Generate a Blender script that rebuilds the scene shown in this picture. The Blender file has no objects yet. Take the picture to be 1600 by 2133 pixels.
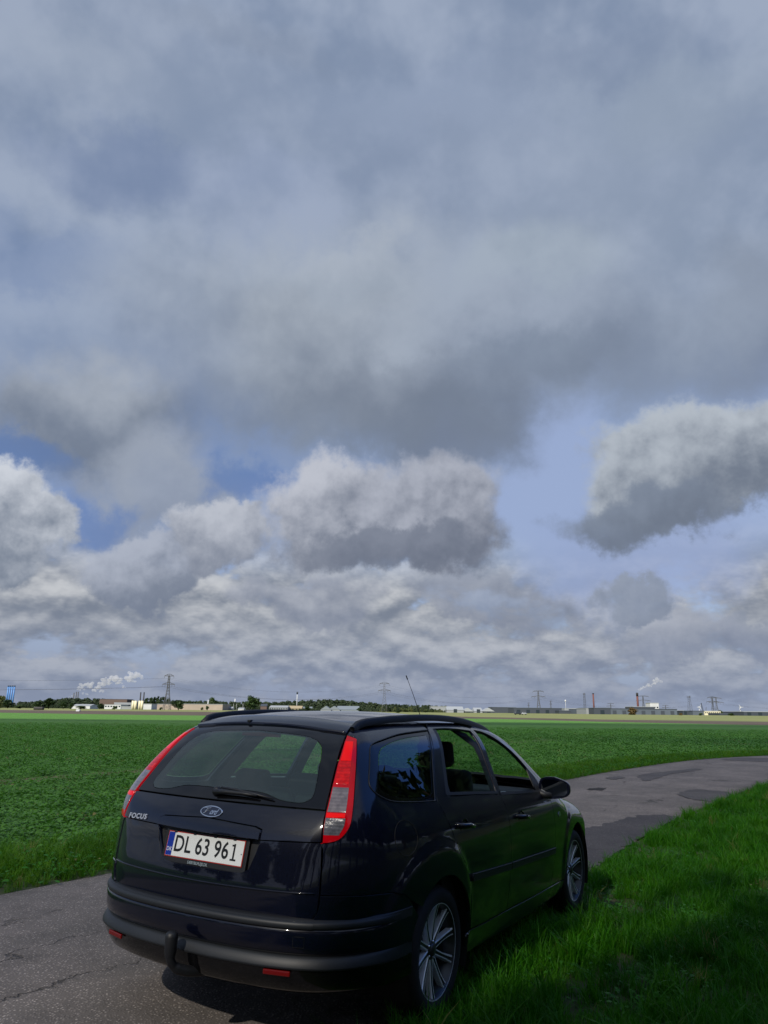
import bpy, bmesh, math, random
import numpy as np
from mathutils import Vector, Matrix
from mathutils.geometry import delaunay_2d_cdt

rng = np.random.default_rng(7)
random.seed(7)
scene = bpy.context.scene
COL = scene.collection

# ------------------------------------------------------------------ camera
F_PX = 1578.07
RW = np.array([[0.99995, -0.00251, 0.00958], [-0.0099, -0.25346, 0.9673], [0.0, 0.96734, 0.25347]])
CAM_Z = 1.56
cam_data = bpy.data.cameras.new('camera')
cam = bpy.data.objects.new('camera', cam_data)
COL.objects.link(cam)
cam_data.sensor_fit = 'VERTICAL'
cam_data.sensor_height = 36.0
cam_data.lens = F_PX / 2133.0 * 36.0
cam_data.clip_start = 0.05
cam_data.clip_end = 30000
mw = Matrix.Identity(4)
for i in range(3):
    mw[i][0] = RW[0][i]; mw[i][1] = RW[1][i]; mw[i][2] = -RW[2][i]
mw[2][3] = CAM_Z
cam.matrix_world = mw
scene.camera = cam


def ray(px, py):
    d = RW[2] * F_PX + RW[0] * (px - 800) - RW[1] * (py - 1066.5)
    return d / np.linalg.norm(d)


def at(px, py, dist):
    d = ray(px, py)
    return np.array([0, 0, CAM_Z]) + d * dist / d[1]


# ------------------------------------------------------------------ light
SUN_AZ = math.radians(-150)     # measured from +Y towards +X
SUN_EL = math.radians(38)
sun_dir = Vector((math.sin(SUN_AZ) * math.cos(SUN_EL), math.cos(SUN_AZ) * math.cos(SUN_EL), math.sin(SUN_EL)))
sd = bpy.data.lights.new('sun', 'SUN')
sd.energy = 4.6
sd.angle = math.radians(0.6)
sd.color = (1.0, 0.93, 0.82)
sun = bpy.data.objects.new('sun', sd)
COL.objects.link(sun)
sun.rotation_euler = sun_dir.to_track_quat('Z', 'Y').to_euler()

scene.view_settings.view_transform = 'Standard'
scene.view_settings.look = 'None'
scene.view_settings.exposure = 0.5
scene.view_settings.gamma = 1.0
scene.view_settings.use_curve_mapping = False


def lin(r, g, b, k=1.0):
    f = lambda c: (c / 255 / 12.92 if c / 255 <= 0.04045 else ((c / 255 + 0.055) / 1.055) ** 2.4) * k
    return (f(r), f(g), f(b), 1.0)


# ------------------------------------------------------------------ sky
world = bpy.data.worlds.new('World')
scene.world = world
world.use_nodes = True
wt = world.node_tree
wt.nodes.clear()


class G:
    """small helper that writes node expressions"""
    def __init__(s, tree): s.t = tree
    def n(s, kind, **kw):
        nd = s.t.nodes.new(kind)
        for k, v in kw.items(): setattr(nd, k, v)
        return nd
    def put(s, sock, v):
        if isinstance(v, bpy.types.NodeSocket): s.t.links.new(v, sock)
        elif v is not None: sock.default_value = v
    def m(s, op, a, b=None, c=None, clamp=False):
        nd = s.n('ShaderNodeMath', operation=op, use_clamp=clamp)
        s.put(nd.inputs[0], a); s.put(nd.inputs[1], b); s.put(nd.inputs[2], c)
        return nd.outputs[0]
    def v(s, op, a, b=None, c=None):
        nd = s.n('ShaderNodeVectorMath', operation=op)
        s.put(nd.inputs[0], a)
        if op == 'SCALE': s.put(nd.inputs['Scale'], b)
        else: s.put(nd.inputs[1], b)
        if c is not None: s.put(nd.inputs[2], c)
        return nd.outputs['Value'] if op in ('LENGTH', 'DOT_PRODUCT') else nd.outputs[0]
    def sm(s, x, a, b, lo=0.0, hi=1.0):
        nd = s.n('ShaderNodeMapRange', interpolation_type='SMOOTHSTEP')
        s.put(nd.inputs[0], x)
        for i, q in enumerate((a, b, lo, hi)): s.put(nd.inputs[i + 1], q)
        return nd.outputs[0]
    def lr(s, x, a, b, lo=0.0, hi=1.0):
        nd = s.n('ShaderNodeMapRange')
        s.put(nd.inputs[0], x)
        for i, q in enumerate((a, b, lo, hi)): s.put(nd.inputs[i + 1], q)
        return nd.outputs[0]
    def mix(s, f, a, b, blend='MIX'):
        nd = s.n('ShaderNodeMix', data_type='RGBA', blend_type=blend)
        s.put(nd.inputs[0], f); s.put(nd.inputs[6], a); s.put(nd.inputs[7], b)
        return nd.outputs[2]
    def noise(s, vec, scale, detail=4, rough=0.5, dist=0.0, color=False):
        nd = s.n('ShaderNodeTexNoise')
        s.put(nd.inputs['Vector'], vec)
        nd.inputs['Scale'].default_value = scale; nd.inputs['Detail'].default_value = detail
        nd.inputs['Roughness'].default_value = rough; nd.inputs['Distortion'].default_value = dist
        return nd.outputs[1] if color else nd.outputs[0]
    def xyz(s, x, y, z):
        nd = s.n('ShaderNodeCombineXYZ')
        s.put(nd.inputs[0], x); s.put(nd.inputs[1], y); s.put(nd.inputs[2], z)
        return nd.outputs[0]
    def sep(s, vec):
        nd = s.n('ShaderNodeSeparateXYZ'); s.put(nd.inputs[0], vec)
        return nd.outputs


def azel(px, py):
    d = ray(px, py)
    return math.degrees(math.atan2(d[0], d[1])), math.degrees(math.asin(d[2]))


def build_sky():
    g = G(wt)
    tc = g.n('ShaderNodeTexCoord')
    d = g.v('NORMALIZE', tc.outputs['Generated'])
    sx, sy, sz = g.sep(d)
    az = g.m('MULTIPLY', g.m('ARCTAN2', sx, sy), 57.2958)
    el = g.m('MULTIPLY', g.m('ARCSINE', sz), 57.2958)
    zc = g.m('MAXIMUM', sz, 0.0)
    # cloud-deck plane coordinates: clouds shrink towards the horizon
    inv = g.m('DIVIDE', 1.0, g.m('ADD', zc, 0.13))
    pl = g.xyz(g.m('MULTIPLY', sx, inv), g.m('MULTIPLY', sy, inv), 0.0)
    # clear sky
    st = g.n('ShaderNodeTexSky', sky_type='NISHITA', sun_disc=False)
    st.sun_elevation = SUN_EL
    st.sun_rotation = SUN_AZ
    st.altitude = 0; st.air_density = 1.0; st.dust_density = 1.0; st.ozone_density = 1.5
    K = 7.9
    clear = g.mix(g.sm(el, 2.0, 34.0), lin(146, 158, 192, K), lin(74, 106, 162, K))
    east = g.sm(az, -12.0, 14.0)
    clear = g.mix(g.m('MULTIPLY', east, g.sm(el, 45.0, 12.0)), clear, lin(150, 165, 200, K))
    clear = g.mix(0.8, st.outputs[0], clear)
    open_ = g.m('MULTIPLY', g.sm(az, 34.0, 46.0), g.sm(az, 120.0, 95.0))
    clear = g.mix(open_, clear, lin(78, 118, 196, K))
    # noises
    nA = g.noise(d, 3.2, 3, 0.55, color=True)
    nB = g.noise(d, 11.0, 6, 0.6, color=True)
    nBx = g.sep(nB)
    veil = g.noise(pl, 1.1, 4, 0.52)
    def bank(dv):
        e_ = g.m('ADD', el, dv)
        hi_ = g.noise(g.xyz(g.m('MULTIPLY', az, .12), g.m('MULTIPLY', e_, .21), 3.0), 1.0, 5, 0.58)
        lo_ = g.noise(g.xyz(g.m('MULTIPLY', az, .20), g.m('MULTIPLY', e_, .40), 8.0), 1.0, 5, 0.55)
        return g.m('ADD', g.m('MULTIPLY', hi_, bw), g.m('MULTIPLY', lo_, g.m('SUBTRACT', 1.0, bw)))
    bw = g.sm(el, 2.5, 8.0)
    low = bank(0.0); low2 = bank(0.75)
    # upper veil of stratus
    mott = g.noise(d, 5.0, 5, 0.55)
    rel_s0 = g.m('SUBTRACT', mott, g.noise(g.v('ADD', d, (-0.016, 0.0, 0.030)), 5.0, 5, 0.55))
    vcol = g.mix(g.sm(g.m('ADD', mott, g.m('MULTIPLY', rel_s0, .7)), 0.33, 0.67), lin(124, 138, 163, K), lin(152, 163, 184, K))
    cover = g.m('MULTIPLY', g.sm(el, 19.0, 30.0), g.sm(veil, 0.20, 0.46, 0.55, 1.0))
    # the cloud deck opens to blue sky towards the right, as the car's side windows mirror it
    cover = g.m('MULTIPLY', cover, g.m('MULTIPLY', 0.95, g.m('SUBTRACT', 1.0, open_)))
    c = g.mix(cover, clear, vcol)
    # bank of far cumulus above the horizon
    lowa = g.m('MULTIPLY', g.sm(low, 0.36, 0.46), g.m('MULTIPLY', g.sm(el, -1.0, 1.5, 0.5, 1.0), g.sm(el, 14.0, 8.5)))
    rim = g.m('SUBTRACT', low, low2)
    lcol = g.mix(g.sm(rim, -0.13, 0.16), lin(116, 124, 140, K), lin(186, 188, 194, K))
    c = g.mix(lowa, c, lcol)
    # warped angular coordinates
    pos = g.xyz(az, el, 0.0)
    wv = g.v('MULTIPLY', g.v('SUBTRACT', nA, (0.5, 0.5, 0.5)), (13.0, 9.0, 0.0))
    wv2 = g.v('MULTIPLY', g.v('SUBTRACT', nB, (0.5, 0.5, 0.5)), (9.0, 8.0, 0.0))
    soft = g.v('ADD', g.v('ADD', pos, wv), g.v('SCALE', wv2, 0.95))
    crisp = g.v('ADD', g.v('ADD', pos, g.v('SCALE', wv, 0.32)), wv2)
    rel_s = rel_s0
    fine = g.noise(d, 12.0, 5, 0.6)
    rel_f = g.m('SUBTRACT', fine, g.noise(g.v('ADD', d, (-0.007, 0.0, 0.013)), 12.0, 5, 0.6))
    shade_n = g.m('ADD', g.m('MULTIPLY', g.m('SUBTRACT', mott, 0.5), 1.6), g.m('ADD', g.m('MULTIPLY', rel_s, 2.6), g.m('MULTIPLY', rel_f, .35)))
    shade_f = g.m('ADD', g.m('MULTIPLY', g.m('SUBTRACT', fine, 0.5), 0.7), g.m('ADD', g.m('MULTIPLY', rel_f, 2.2), g.m('MULTIPLY', rel_s, 2.4)))
    # (px, py, rx px, ry px, softness, opacity, top colour, base colour, crisp?)
    blobs = [
        # clear gaps
        (60, 530, 210, 80, .60, .45, (100, 122, 163), (100, 122, 163), 0),
        (1150, 1035, 110, 150, .45, .85, (146, 162, 198), (146, 162, 198), 0),
        (1390, 1140, 240, 110, .40, .80, (142, 158, 196), (146, 160, 196), 0),
        # upper masses
        (300, 160, 330, 130, .9, .45, (148, 158, 178), (132, 145, 168), 0),
        (900, 330, 500, 170, .9, .45, (140, 152, 176), (130, 142, 166), 0),
        (1250, 480, 300, 260, .8, .55, (152, 163, 184), (138, 150, 170), 0),
        (1540, 690, 150, 150, .6, .75, (128, 138, 156), (114, 124, 144), 0),
        (720, 740, 340, 235, .50, .92, (160, 168, 181), (125, 134, 150), 0),
        (1270, 770, 270, 120, .6, .80, (146, 157, 176), (122, 133, 153), 0),
        (1060, 700, 260, 190, .6, .75, (150, 160, 178), (116, 127, 148), 0),
        (760, 890, 300, 60, .5, .55, (118, 128, 146), (108, 119, 138), 0),
        (330, 700, 200, 160, .6, .60, (150, 160, 178), (126, 137, 158), 0),
        (90, 700, 160, 100, .5, .65, (150, 162, 184), (128, 142, 168), 0),
        (180, 870, 210, 135, .40, .95, (160, 167, 180), (108, 118, 136), 0),
        (330, 1020, 130, 110, .40, .90, (150, 158, 174), (128, 137, 156), 0),
        (470, 1000, 66, 46, .55, .78, (94, 120, 168), (100, 122, 168), 0),
        (960, 930, 130, 90, .5, .85, (112, 122, 140), (108, 118, 138), 0),
        (50, 955, 115, 34, .60, .72, (90, 116, 164), (90, 116, 164), 0),
        (215, 1090, 70, 55, .50, .75, (96, 122, 172), (96, 122, 172), 0),
        (740, 555, 120, 55, .55, .75, (164, 172, 186), (146, 156, 172), 0),
        (1130, 560, 120, 80, .60, .60, (160, 171, 184), (140, 152, 170), 0),
        (200, 180, 150, 80, .70, .50, (158, 168, 186), (146, 157, 178), 0),
        (960, 220, 200, 70, .80, .40, (154, 166, 190), (146, 158, 182), 0),
        (1400, 200, 190, 90, .80, .45, (152, 164, 182), (142, 154, 172), 0),
        (540, 430, 170, 80, .70, .40, (152, 163, 190), (144, 156, 182), 0),
        (240, 365, 130, 65, .60, .50, (110, 126, 160), (110, 126, 160), 0),
        (1250, 120, 190, 60, .70, .45, (118, 132, 158), (118, 132, 158), 0),
        (520, 60, 200, 50, .80, .40, (120, 132, 154), (120, 132, 154), 0),
        (820, 830, 210, 70, .50, .55, (118, 127, 144), (106, 116, 134), 0),
        (1110, 790, 130, 60, .50, .55, (114, 126, 146), (112, 123, 142), 0),
        # cumulus
        (310, 1190, 120, 60, 0.18, .95, (164, 170, 186), (112, 121, 140), 1),
        (10, 1095, 155, 130, 0.12, 1.0, (196, 200, 210), (110, 120, 138), 1),
        (450, 1120, 95, 75, 0.16, 1.0, (178, 182, 194), (124, 131, 148), 1),
        (700, 1075, 165, 120, 0.16, 1.0, (180, 183, 195), (114, 121, 138), 1),
        (900, 1080, 165, 125, 0.18, 1.0, (166, 170, 184), (104, 111, 128), 1),
        (800, 1150, 190, 50, 0.25, .80, (112, 119, 136), (102, 109, 126), 1),
        (1500, 965, 240, 122, .16, 1.0, (172, 179, 190), (106, 115, 132), 1),
        (1400, 990, 185, 140, .16, 1.0, (170, 177, 188), (106, 115, 132), 1),
        (1370, 1085, 175, 62, .28, .95, (118, 128, 146), (104, 113, 130), 1),
        (1340, 1250, 95, 42, 0.22, .85, (138, 146, 162), (116, 126, 146), 1),
        (1590, 1310, 50, 45, 0.22, .6, (130, 138, 156), (112, 121, 142), 1),
        (1010, 1250, 170, 55, 0.29, .75, (150, 156, 172), (116, 124, 144), 1),
        (640, 1250, 130, 48, 0.29, .7, (156, 161, 176), (116, 124, 144), 1),
        (1440, 1330, 170, 50, 0.29, .7, (158, 163, 178), (118, 126, 146), 1),
    ]
    for (px, py, rx, ry, so, op, top, base, cr_) in blobs:
        a0, e0 = azel(px, py)
        a1, _ = azel(px + rx, py); a2, _ = azel(px - rx, py)
        _, e1 = azel(px, py - ry); _, e2 = azel(px, py + ry)
        ra = abs(a1 - a2) / 2; re = abs(e1 - e2) / 2
        loc = g.v('MULTIPLY_ADD', crisp if cr_ else soft, (1 / ra, 1 / re, 0), (-a0 / ra, -e0 / re, 0))
        dist = g.v('LENGTH', loc)
        al = g.sm(dist, 1 + so, 1 - so, 0.0, op)
        if top == base:
            col = lin(*top, K)
        else:
            sh = g.m('ADD', g.v('DOT_PRODUCT', loc, (-0.28, 0.72, 0.0)), shade_f if cr_ else shade_n)
            col = g.mix(g.sm(sh, -0.95, 0.95), lin(*base, K), lin(*top, K))
        c = g.mix(al, c, col)
    c = g.mix(1.0, c, (0.99, 1.0, 0.985, 1), 'MULTIPLY')
    # thin greyish air right above the horizon
    c = g.mix(g.sm(el, 8.0, 0.0, 0.0, 0.75), c, lin(128, 139, 163, K))
    below = g.sm(el, -0.2, -1.5)
    c = g.mix(below, c, lin(60, 80, 60, K))
    bg = g.n('ShaderNodeBackground')
    g.put(bg.inputs[0], c)
    bg.inputs[1].default_value = 0.1
    out = g.n('ShaderNodeOutputWorld')
    wt.links.new(bg.outputs[0], out.inputs[0])


build_sky()
world.cycles.sampling_method = 'MANUAL'
world.cycles.sample_map_resolution = 256
scene.cycles.max_bounces = 6
scene.cycles.diffuse_bounces = 2
scene.cycles.glossy_bounces = 3
scene.cycles.transmission_bounces = 4
scene.cycles.transparent_max_bounces = 12
scene.cycles.volume_bounces = 1
scene.cycles.caustics_reflective = False
scene.cycles.caustics_refractive = False

# ------------------------------------------------------------------ helpers
def tag(o, label=None, cat=None, group=None, kind=None):
    if label: o['label'] = label
    if cat: o['category'] = cat
    if group: o['group'] = group
    if kind: o['kind'] = kind
    return o


def link(o, parent=None):
    COL.objects.link(o)
    if parent is not None: o.parent = parent
    return o


def empty(name, loc=(0, 0, 0), rz=0.0):
    o = bpy.data.objects.new(name, None)
    o.empty_display_size = 0.3
    o.location = loc; o.rotation_euler = (0, 0, rz)
    return link(o)


def obj_bm(name, bm, mat, parent=None, smooth=False, mats=None):
    me = bpy.data.meshes.new(name)
    bm.to_mesh(me); bm.free()
    for m_ in (mats or [mat]): me.materials.append(m_)
    if smooth:
        for p in me.polygons: p.use_smooth = True
    return link(bpy.data.objects.new(name, me), parent)


def obj_py(name, verts, faces, mat, parent=None, smooth=False, mats=None, midx=None):
    me = bpy.data.meshes.new(name)
    me.from_pydata([tuple(map(float, v)) for v in verts], [], [tuple(map(int, f)) for f in faces])
    for m_ in (mats or [mat]): me.materials.append(m_)
    if midx is not None: me.polygons.foreach_set('material_index', midx)
    if smooth: me.polygons.foreach_set('use_smooth', [True] * len(me.polygons))
    me.update()
    return link(bpy.data.objects.new(name, me), parent)


def material(name, color, rough=0.6, metal=0.0, spec=0.5, coat=0.0, coat_rough=0.03, bump=None, var=None, fn=None,
             emis=None, translucent=None):
    m = bpy.data.materials.new(name)
    m.use_nodes = True
    t = m.node_tree
    b = t.nodes['Principled BSDF']
    g = G(t)
    b.inputs['Base Color'].default_value = (*color[:3], 1)
    b.inputs['Roughness'].default_value = rough
    b.inputs['Metallic'].default_value = metal
    b.inputs['Specular IOR Level'].default_value = spec
    b.inputs['Coat Weight'].default_value = coat
    b.inputs['Coat Roughness'].default_value = coat_rough
    tc = g.n('ShaderNodeTexCoord').outputs['Object']
    if var:          # (scale, amount) soft colour variation
        nz = g.noise(tc, var[0], 5, 0.6)
        k = g.lr(nz, 0.3, 0.7, 1 - var[1], 1 + var[1])
        g.put(b.inputs['Base Color'], g.mix(1.0, (*color[:3], 1), g.xyz(k, k, k), 'MULTIPLY'))
    if bump:         # (scale, strength, distance)
        nz = g.noise(tc, bump[0], 6, 0.6)
        bn = g.n('ShaderNodeBump')
        bn.inputs['Strength'].default_value = bump[1]; bn.inputs['Distance'].default_value = bump[2]
        g.put(bn.inputs['Height'], nz); g.put(b.inputs['Normal'], bn.outputs[0])
    if emis:
        b.inputs['Emission Color'].default_value = (*emis[:3], 1); b.inputs['Emission Strength'].default_value = emis[3]
    if translucent:
        tr = g.n('ShaderNodeBsdfTranslucent')
        g.put(tr.inputs[0], (*translucent[:3], 1))
        mx = g.n('ShaderNodeMixShader'); mx.inputs[0].default_value = translucent[3]
        t.links.new(b.outputs[0], mx.inputs[1]); t.links.new(tr.outputs[0], mx.inputs[2])
        t.links.new(mx.outputs[0], t.nodes['Material Output'].inputs[0])
    if fn: fn(g, b, tc)
    return m


def glass_material(name, tint, gloss=1.0, rough=0.0, body=None):
    """thin tinted pane: fresnel reflection over coloured see-through"""
    m = bpy.data.materials.new(name); m.use_nodes = True
    t = m.node_tree; t.nodes.clear(); g = G(t)
    tr = g.n('ShaderNodeBsdfTransparent'); g.put(tr.inputs[0], (*tint, 1))
    base = tr.outputs[0]
    if body:
        df = g.n('ShaderNodeBsdfDiffuse'); g.put(df.inputs[0], (*body[:3], 1))
        mb = g.n('ShaderNodeMixShader'); mb.inputs[0].default_value = body[3]
        t.links.new(base, mb.inputs[1]); t.links.new(df.outputs[0], mb.inputs[2]); base = mb.outputs[0]
    gl = g.n('ShaderNodeBsdfGlossy'); gl.inputs['Roughness'].default_value = rough
    ge = g.n('ShaderNodeNewGeometry')
    cs = g.m('ABSOLUTE', g.v('DOT_PRODUCT', ge.outputs['Normal'], ge.outputs['Incoming']))
    sch = g.m('ADD', 0.045, g.m('MULTIPLY', 0.955, g.m('POWER', g.m('SUBTRACT', 1.0, cs, clamp=True), 5.0)))
    mx = g.n('ShaderNodeMixShader')
    g.put(mx.inputs[0], g.m('MULTIPLY', sch, gloss, clamp=True))
    t.links.new(base, mx.inputs[1]); t.links.new(gl.outputs[0], mx.inputs[2])
    o = g.n('ShaderNodeOutputMaterial'); t.links.new(mx.outputs[0], o.inputs[0])
    return m


def box_bm(bm, c, s, bevel=0.0, rot=None, segs=2):
    r = bmesh.ops.create_cube(bm, size=1.0)
    vs = r['verts']
    for v in vs: v.co = Vector((v.co.x * s[0], v.co.y * s[1], v.co.z * s[2]))
    if bevel > 0:
        es = list({e for v in vs for e in v.link_edges})
        r2 = bmesh.ops.bevel(bm, geom=es, offset=bevel, segments=segs, affect='EDGES', profile=0.6)
        vs = list({v for f in r2['faces'] for v in f.verts} | {v for v in vs if v.is_valid})
        # collect the whole island
        seen = set(vs); st = list(vs)
        while st:
            q = st.pop()
            for e in q.link_edges:
                o = e.other_vert(q)
                if o not in seen: seen.add(o); st.append(o)
        vs = list(seen)
    if rot is not None:
        for v in vs: v.co = rot @ v.co
    for v in vs: v.co += Vector(c)
    return vs


def box(name, c, s, mat, parent=None, bevel=0.0, rot=None, segs=2, smooth=False):
    bm = bmesh.new(); box_bm(bm, c, s, bevel, rot, segs)
    return obj_bm(name, bm, mat, parent, smooth)


def tube_geo(pts, rad, n=8, cap=True):
    """swept tube, rad scalar or list; returns verts, faces"""
    pts = [Vector(p) for p in pts]
    if not hasattr(rad, '__len__'): rad = [rad] * len(pts)
    V, Fc = [], []
    ref = None
    for i, p in enumerate(pts):
        a = pts[max(i - 1, 0)]; b = pts[min(i + 1, len(pts) - 1)]
        d = (b - a).normalized()
        if ref is None:
            ref = d.orthogonal().normalized()
        ref = (ref - d * ref.dot(d)).normalized()
        s = d.cross(ref)
        for k in range(n):
            an = 2 * math.pi * k / n
            V.append(p + (ref * math.cos(an) + s * math.sin(an)) * rad[i])
    for i in range(len(pts) - 1):
        for k in range(n):
            Fc.append((i * n + k, i * n + (k + 1) % n, (i + 1) * n + (k + 1) % n, (i + 1) * n + k))
    if cap:
        Fc.append(tuple(range(n - 1, -1, -1))); Fc.append(tuple(range((len(pts) - 1) * n, len(pts) * n)))
    return V, Fc


def tube(name, pts, rad, mat, parent=None, n=8, smooth=True):
    V, Fc = tube_geo(pts, rad, n)
    return obj_py(name, V, Fc, mat, parent, smooth)


def join_geo(parts):
    V, Fc = [], []
    for v, f in parts:
        o = len(V); V.extend(v); Fc.extend([tuple(i + o for i in q) for q in f])
    return V, Fc


def lathe_geo(prof, n=48, axis='x', arc=(0, 2 * math.pi)):
    """prof = [(r, a)], a along the axis"""
    V, Fc = [], []
    full = abs(arc[1] - arc[0] - 2 * math.pi) < 1e-6
    m_ = n if full else n + 1
    for k in range(m_):
        an = arc[0] + (arc[1] - arc[0]) * k / n
        c_, s_ = math.cos(an), math.sin(an)
        for r, a in prof:
            V.append((a, r * c_, r * s_) if axis == 'x' else (r * c_, r * s_, a))
    L = len(prof)
    for k in range(n):
        k2 = (k + 1) % m_
        for j in range(L - 1):
            Fc.append((k * L + j, k * L + j + 1, k2 * L + j + 1, k2 * L + j))
    return V, Fc


def text_obj(name, s, size, mat, parent, matrix, extrude=0.001, sx=1.0, shear=0.0, spacing=1.0, bold=0.0):
    cu = bpy.data.curves.new(name, 'FONT')
    cu.body = s; cu.size = size; cu.extrude = extrude; cu.align_x = 'CENTER'; cu.align_y = 'CENTER'
    cu.shear = shear; cu.space_character = spacing; cu.offset = bold; cu.resolution_u = 4
    tmp = bpy.data.objects.new(name + '_tmp', cu); COL.objects.link(tmp)
    dg = bpy.context.evaluated_depsgraph_get()
    me = bpy.data.meshes.new_from_object(tmp.evaluated_get(dg))
    bpy.data.objects.remove(tmp); bpy.data.curves.remove(cu)
    me.transform(Matrix.Diagonal((sx, 1, 1, 1)))
    me.transform(matrix)
    me.materials.clear(); me.materials.append(mat)
    me.name = name
    return link(bpy.data.objects.new(name, me), parent)


# ------------------------------------------------------------------ materials
def paint_fn(g, b, tc):
    nz = g.noise(tc, 900.0, 2, 0.5)
    g.put(b.inputs['Base Color'], g.mix(g.sm(nz, 0.45, 0.75), (0.0015, 0.002, 0.007, 1), (0.004, 0.008, 0.032, 1)))
    dust = g.noise(tc, 3.0, 6, 0.6)
    g.put(b.inputs['Coat Roughness'], g.lr(dust, 0.3, 0.8, 0.02, 0.10))


PAINT = material('black_blue_paint', (0.003, 0.004, 0.012), rough=0.35, spec=0.12, coat=1.0, fn=paint_fn)
BLACK_PL = material('black_plastic', (0.008, 0.009, 0.012), rough=0.5, bump=(700, 0.25, 0.0005))
BLACK_GL = material('gloss_black', (0.004, 0.004, 0.005), rough=0.08, spec=0.5)
VALANCE = material('grey_bumper_plastic', (0.014, 0.017, 0.022), rough=0.5, bump=(500, 0.3, 0.0006), var=(4, 0.15))
RUBBER = material('tyre_rubber', (0.008, 0.008, 0.009), rough=0.75, bump=(120, 0.3, 0.002))
SILVER = material('silver_alloy', (0.80, 0.82, 0.86), rough=0.36, metal=0.45)
RIM_DARK = material('dark_alloy_groove', (0.05, 0.055, 0.06), rough=0.35, metal=0.7)
DISC = material('brake_steel', (0.12, 0.11, 0.10), rough=0.45, metal=1.0, var=(30, 0.4))
CHROME = material('chrome', (0.75, 0.76, 0.8), rough=0.12, metal=1.0)
FABRIC = material('dark_seat_fabric', (0.012, 0.013, 0.016), rough=0.9, bump=(300, 0.4, 0.001))
TRIM = material('dark_interior_trim', (0.02, 0.022, 0.026), rough=0.65, bump=(400, 0.2, 0.0005))
SEAM = material('seam_rubber', (0.004, 0.004, 0.004), rough=0.8)
SIDE_GLASS = glass_material('side_window_glass', (0.20, 0.27, 0.27), 2.1)
REAR_GLASS = glass_material('rear_window_glass', (0.60, 0.80, 0.72), 1.9, body=(0.07, 0.11, 0.11, 0.26))
FRONT_GLASS = glass_material('front_window_glass', (0.70, 0.80, 0.76), 1.0)
FAR_GLASS = glass_material('far_window_glass', (0.62, 0.74, 0.68), 1.0)
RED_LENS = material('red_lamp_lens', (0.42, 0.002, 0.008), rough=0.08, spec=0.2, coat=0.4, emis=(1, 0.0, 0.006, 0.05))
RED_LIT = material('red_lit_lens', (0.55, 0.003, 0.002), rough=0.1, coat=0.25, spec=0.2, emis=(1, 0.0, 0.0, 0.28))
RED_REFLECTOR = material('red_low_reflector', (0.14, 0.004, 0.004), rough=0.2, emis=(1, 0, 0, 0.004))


def flute_fn(c0, c1, emis=0.0):
    def fn(g, b, tc):
        x, y, z = g.sep(tc)
        w = g.m('SINE', g.m('MULTIPLY', g.m('ADD', x, g.m('MULTIPLY', y, 0.7)), 1250.0))
        h = g.m('SINE', g.m('MULTIPLY', z, 420.0))
        nz = g.noise(tc, 34.0, 3, 0.5)
        k = g.m('MULTIPLY', g.lr(w, -1, 1, 0.35, 1.0), g.lr(h, -1, 1, 0.7, 1.0))
        k = g.m('MULTIPLY', k, g.lr(nz, 0.35, 0.65, 0.5, 1.2))
        col = g.mix(g.m('MULTIPLY', k, 1.0, clamp=True), c0, c1)
        g.put(b.inputs['Base Color'], col)
        if emis:
            g.put(b.inputs['Emission Color'], col); b.inputs['Emission Strength'].default_value = emis
        bn = g.n('ShaderNodeBump'); bn.inputs['Strength'].default_value = 0.5; bn.inputs['Distance'].default_value = 0.002
        g.put(bn.inputs['Height'], k); g.put(b.inputs['Normal'], bn.outputs[0])
    return fn


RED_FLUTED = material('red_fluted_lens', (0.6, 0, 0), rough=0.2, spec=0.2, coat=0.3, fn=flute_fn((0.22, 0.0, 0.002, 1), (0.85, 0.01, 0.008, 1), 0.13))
CLEAR_FLUTED = material('clear_fluted_lens', (0.4, 0.4, 0.4), rough=0.15, coat=1.0, fn=flute_fn((0.06, 0.05, 0.065, 1), (0.30, 0.26, 0.265, 1)))
GREY_FLUTED = material('grey_fluted_lens', (0.4, 0.4, 0.4), rough=0.15, coat=1.0, fn=flute_fn((0.02, 0.024, 0.032, 1), (0.20, 0.20, 0.23, 1)))

# ------------------------------------------------------------------ car body surface
def cr(xs, ys):
    xs = np.array(xs, float); ys = np.array(ys, float)
    h = np.diff(xs); d = np.diff(ys) / h
    m = np.zeros(len(xs)); m[0] = d[0]; m[-1] = d[-1]
    for i in range(1, len(xs) - 1):
        m[i] = (d[i - 1] * h[i] + d[i] * h[i - 1]) / (h[i - 1] + h[i])
    def f(x):
        x = np.asarray(x, float); xc = np.clip(x, xs[0], xs[-1])
        i = np.clip(np.searchsorted(xs, xc) - 1, 0, len(xs) - 2)
        t = (xc - xs[i]) / h[i]; t2 = t * t; t3 = t2 * t
        r = (2 * t3 - 3 * t2 + 1) * ys[i] + (t3 - 2 * t2 + t) * h[i] * m[i] + (3 * t2 - 2 * t3) * ys[i + 1] + (t3 - t2) * h[i] * m[i + 1]
        return r + np.where(x < xs[0], (x - xs[0]) * m[0], 0) + np.where(x > xs[-1], (x - xs[-1]) * m[-1], 0)
    return f


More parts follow.
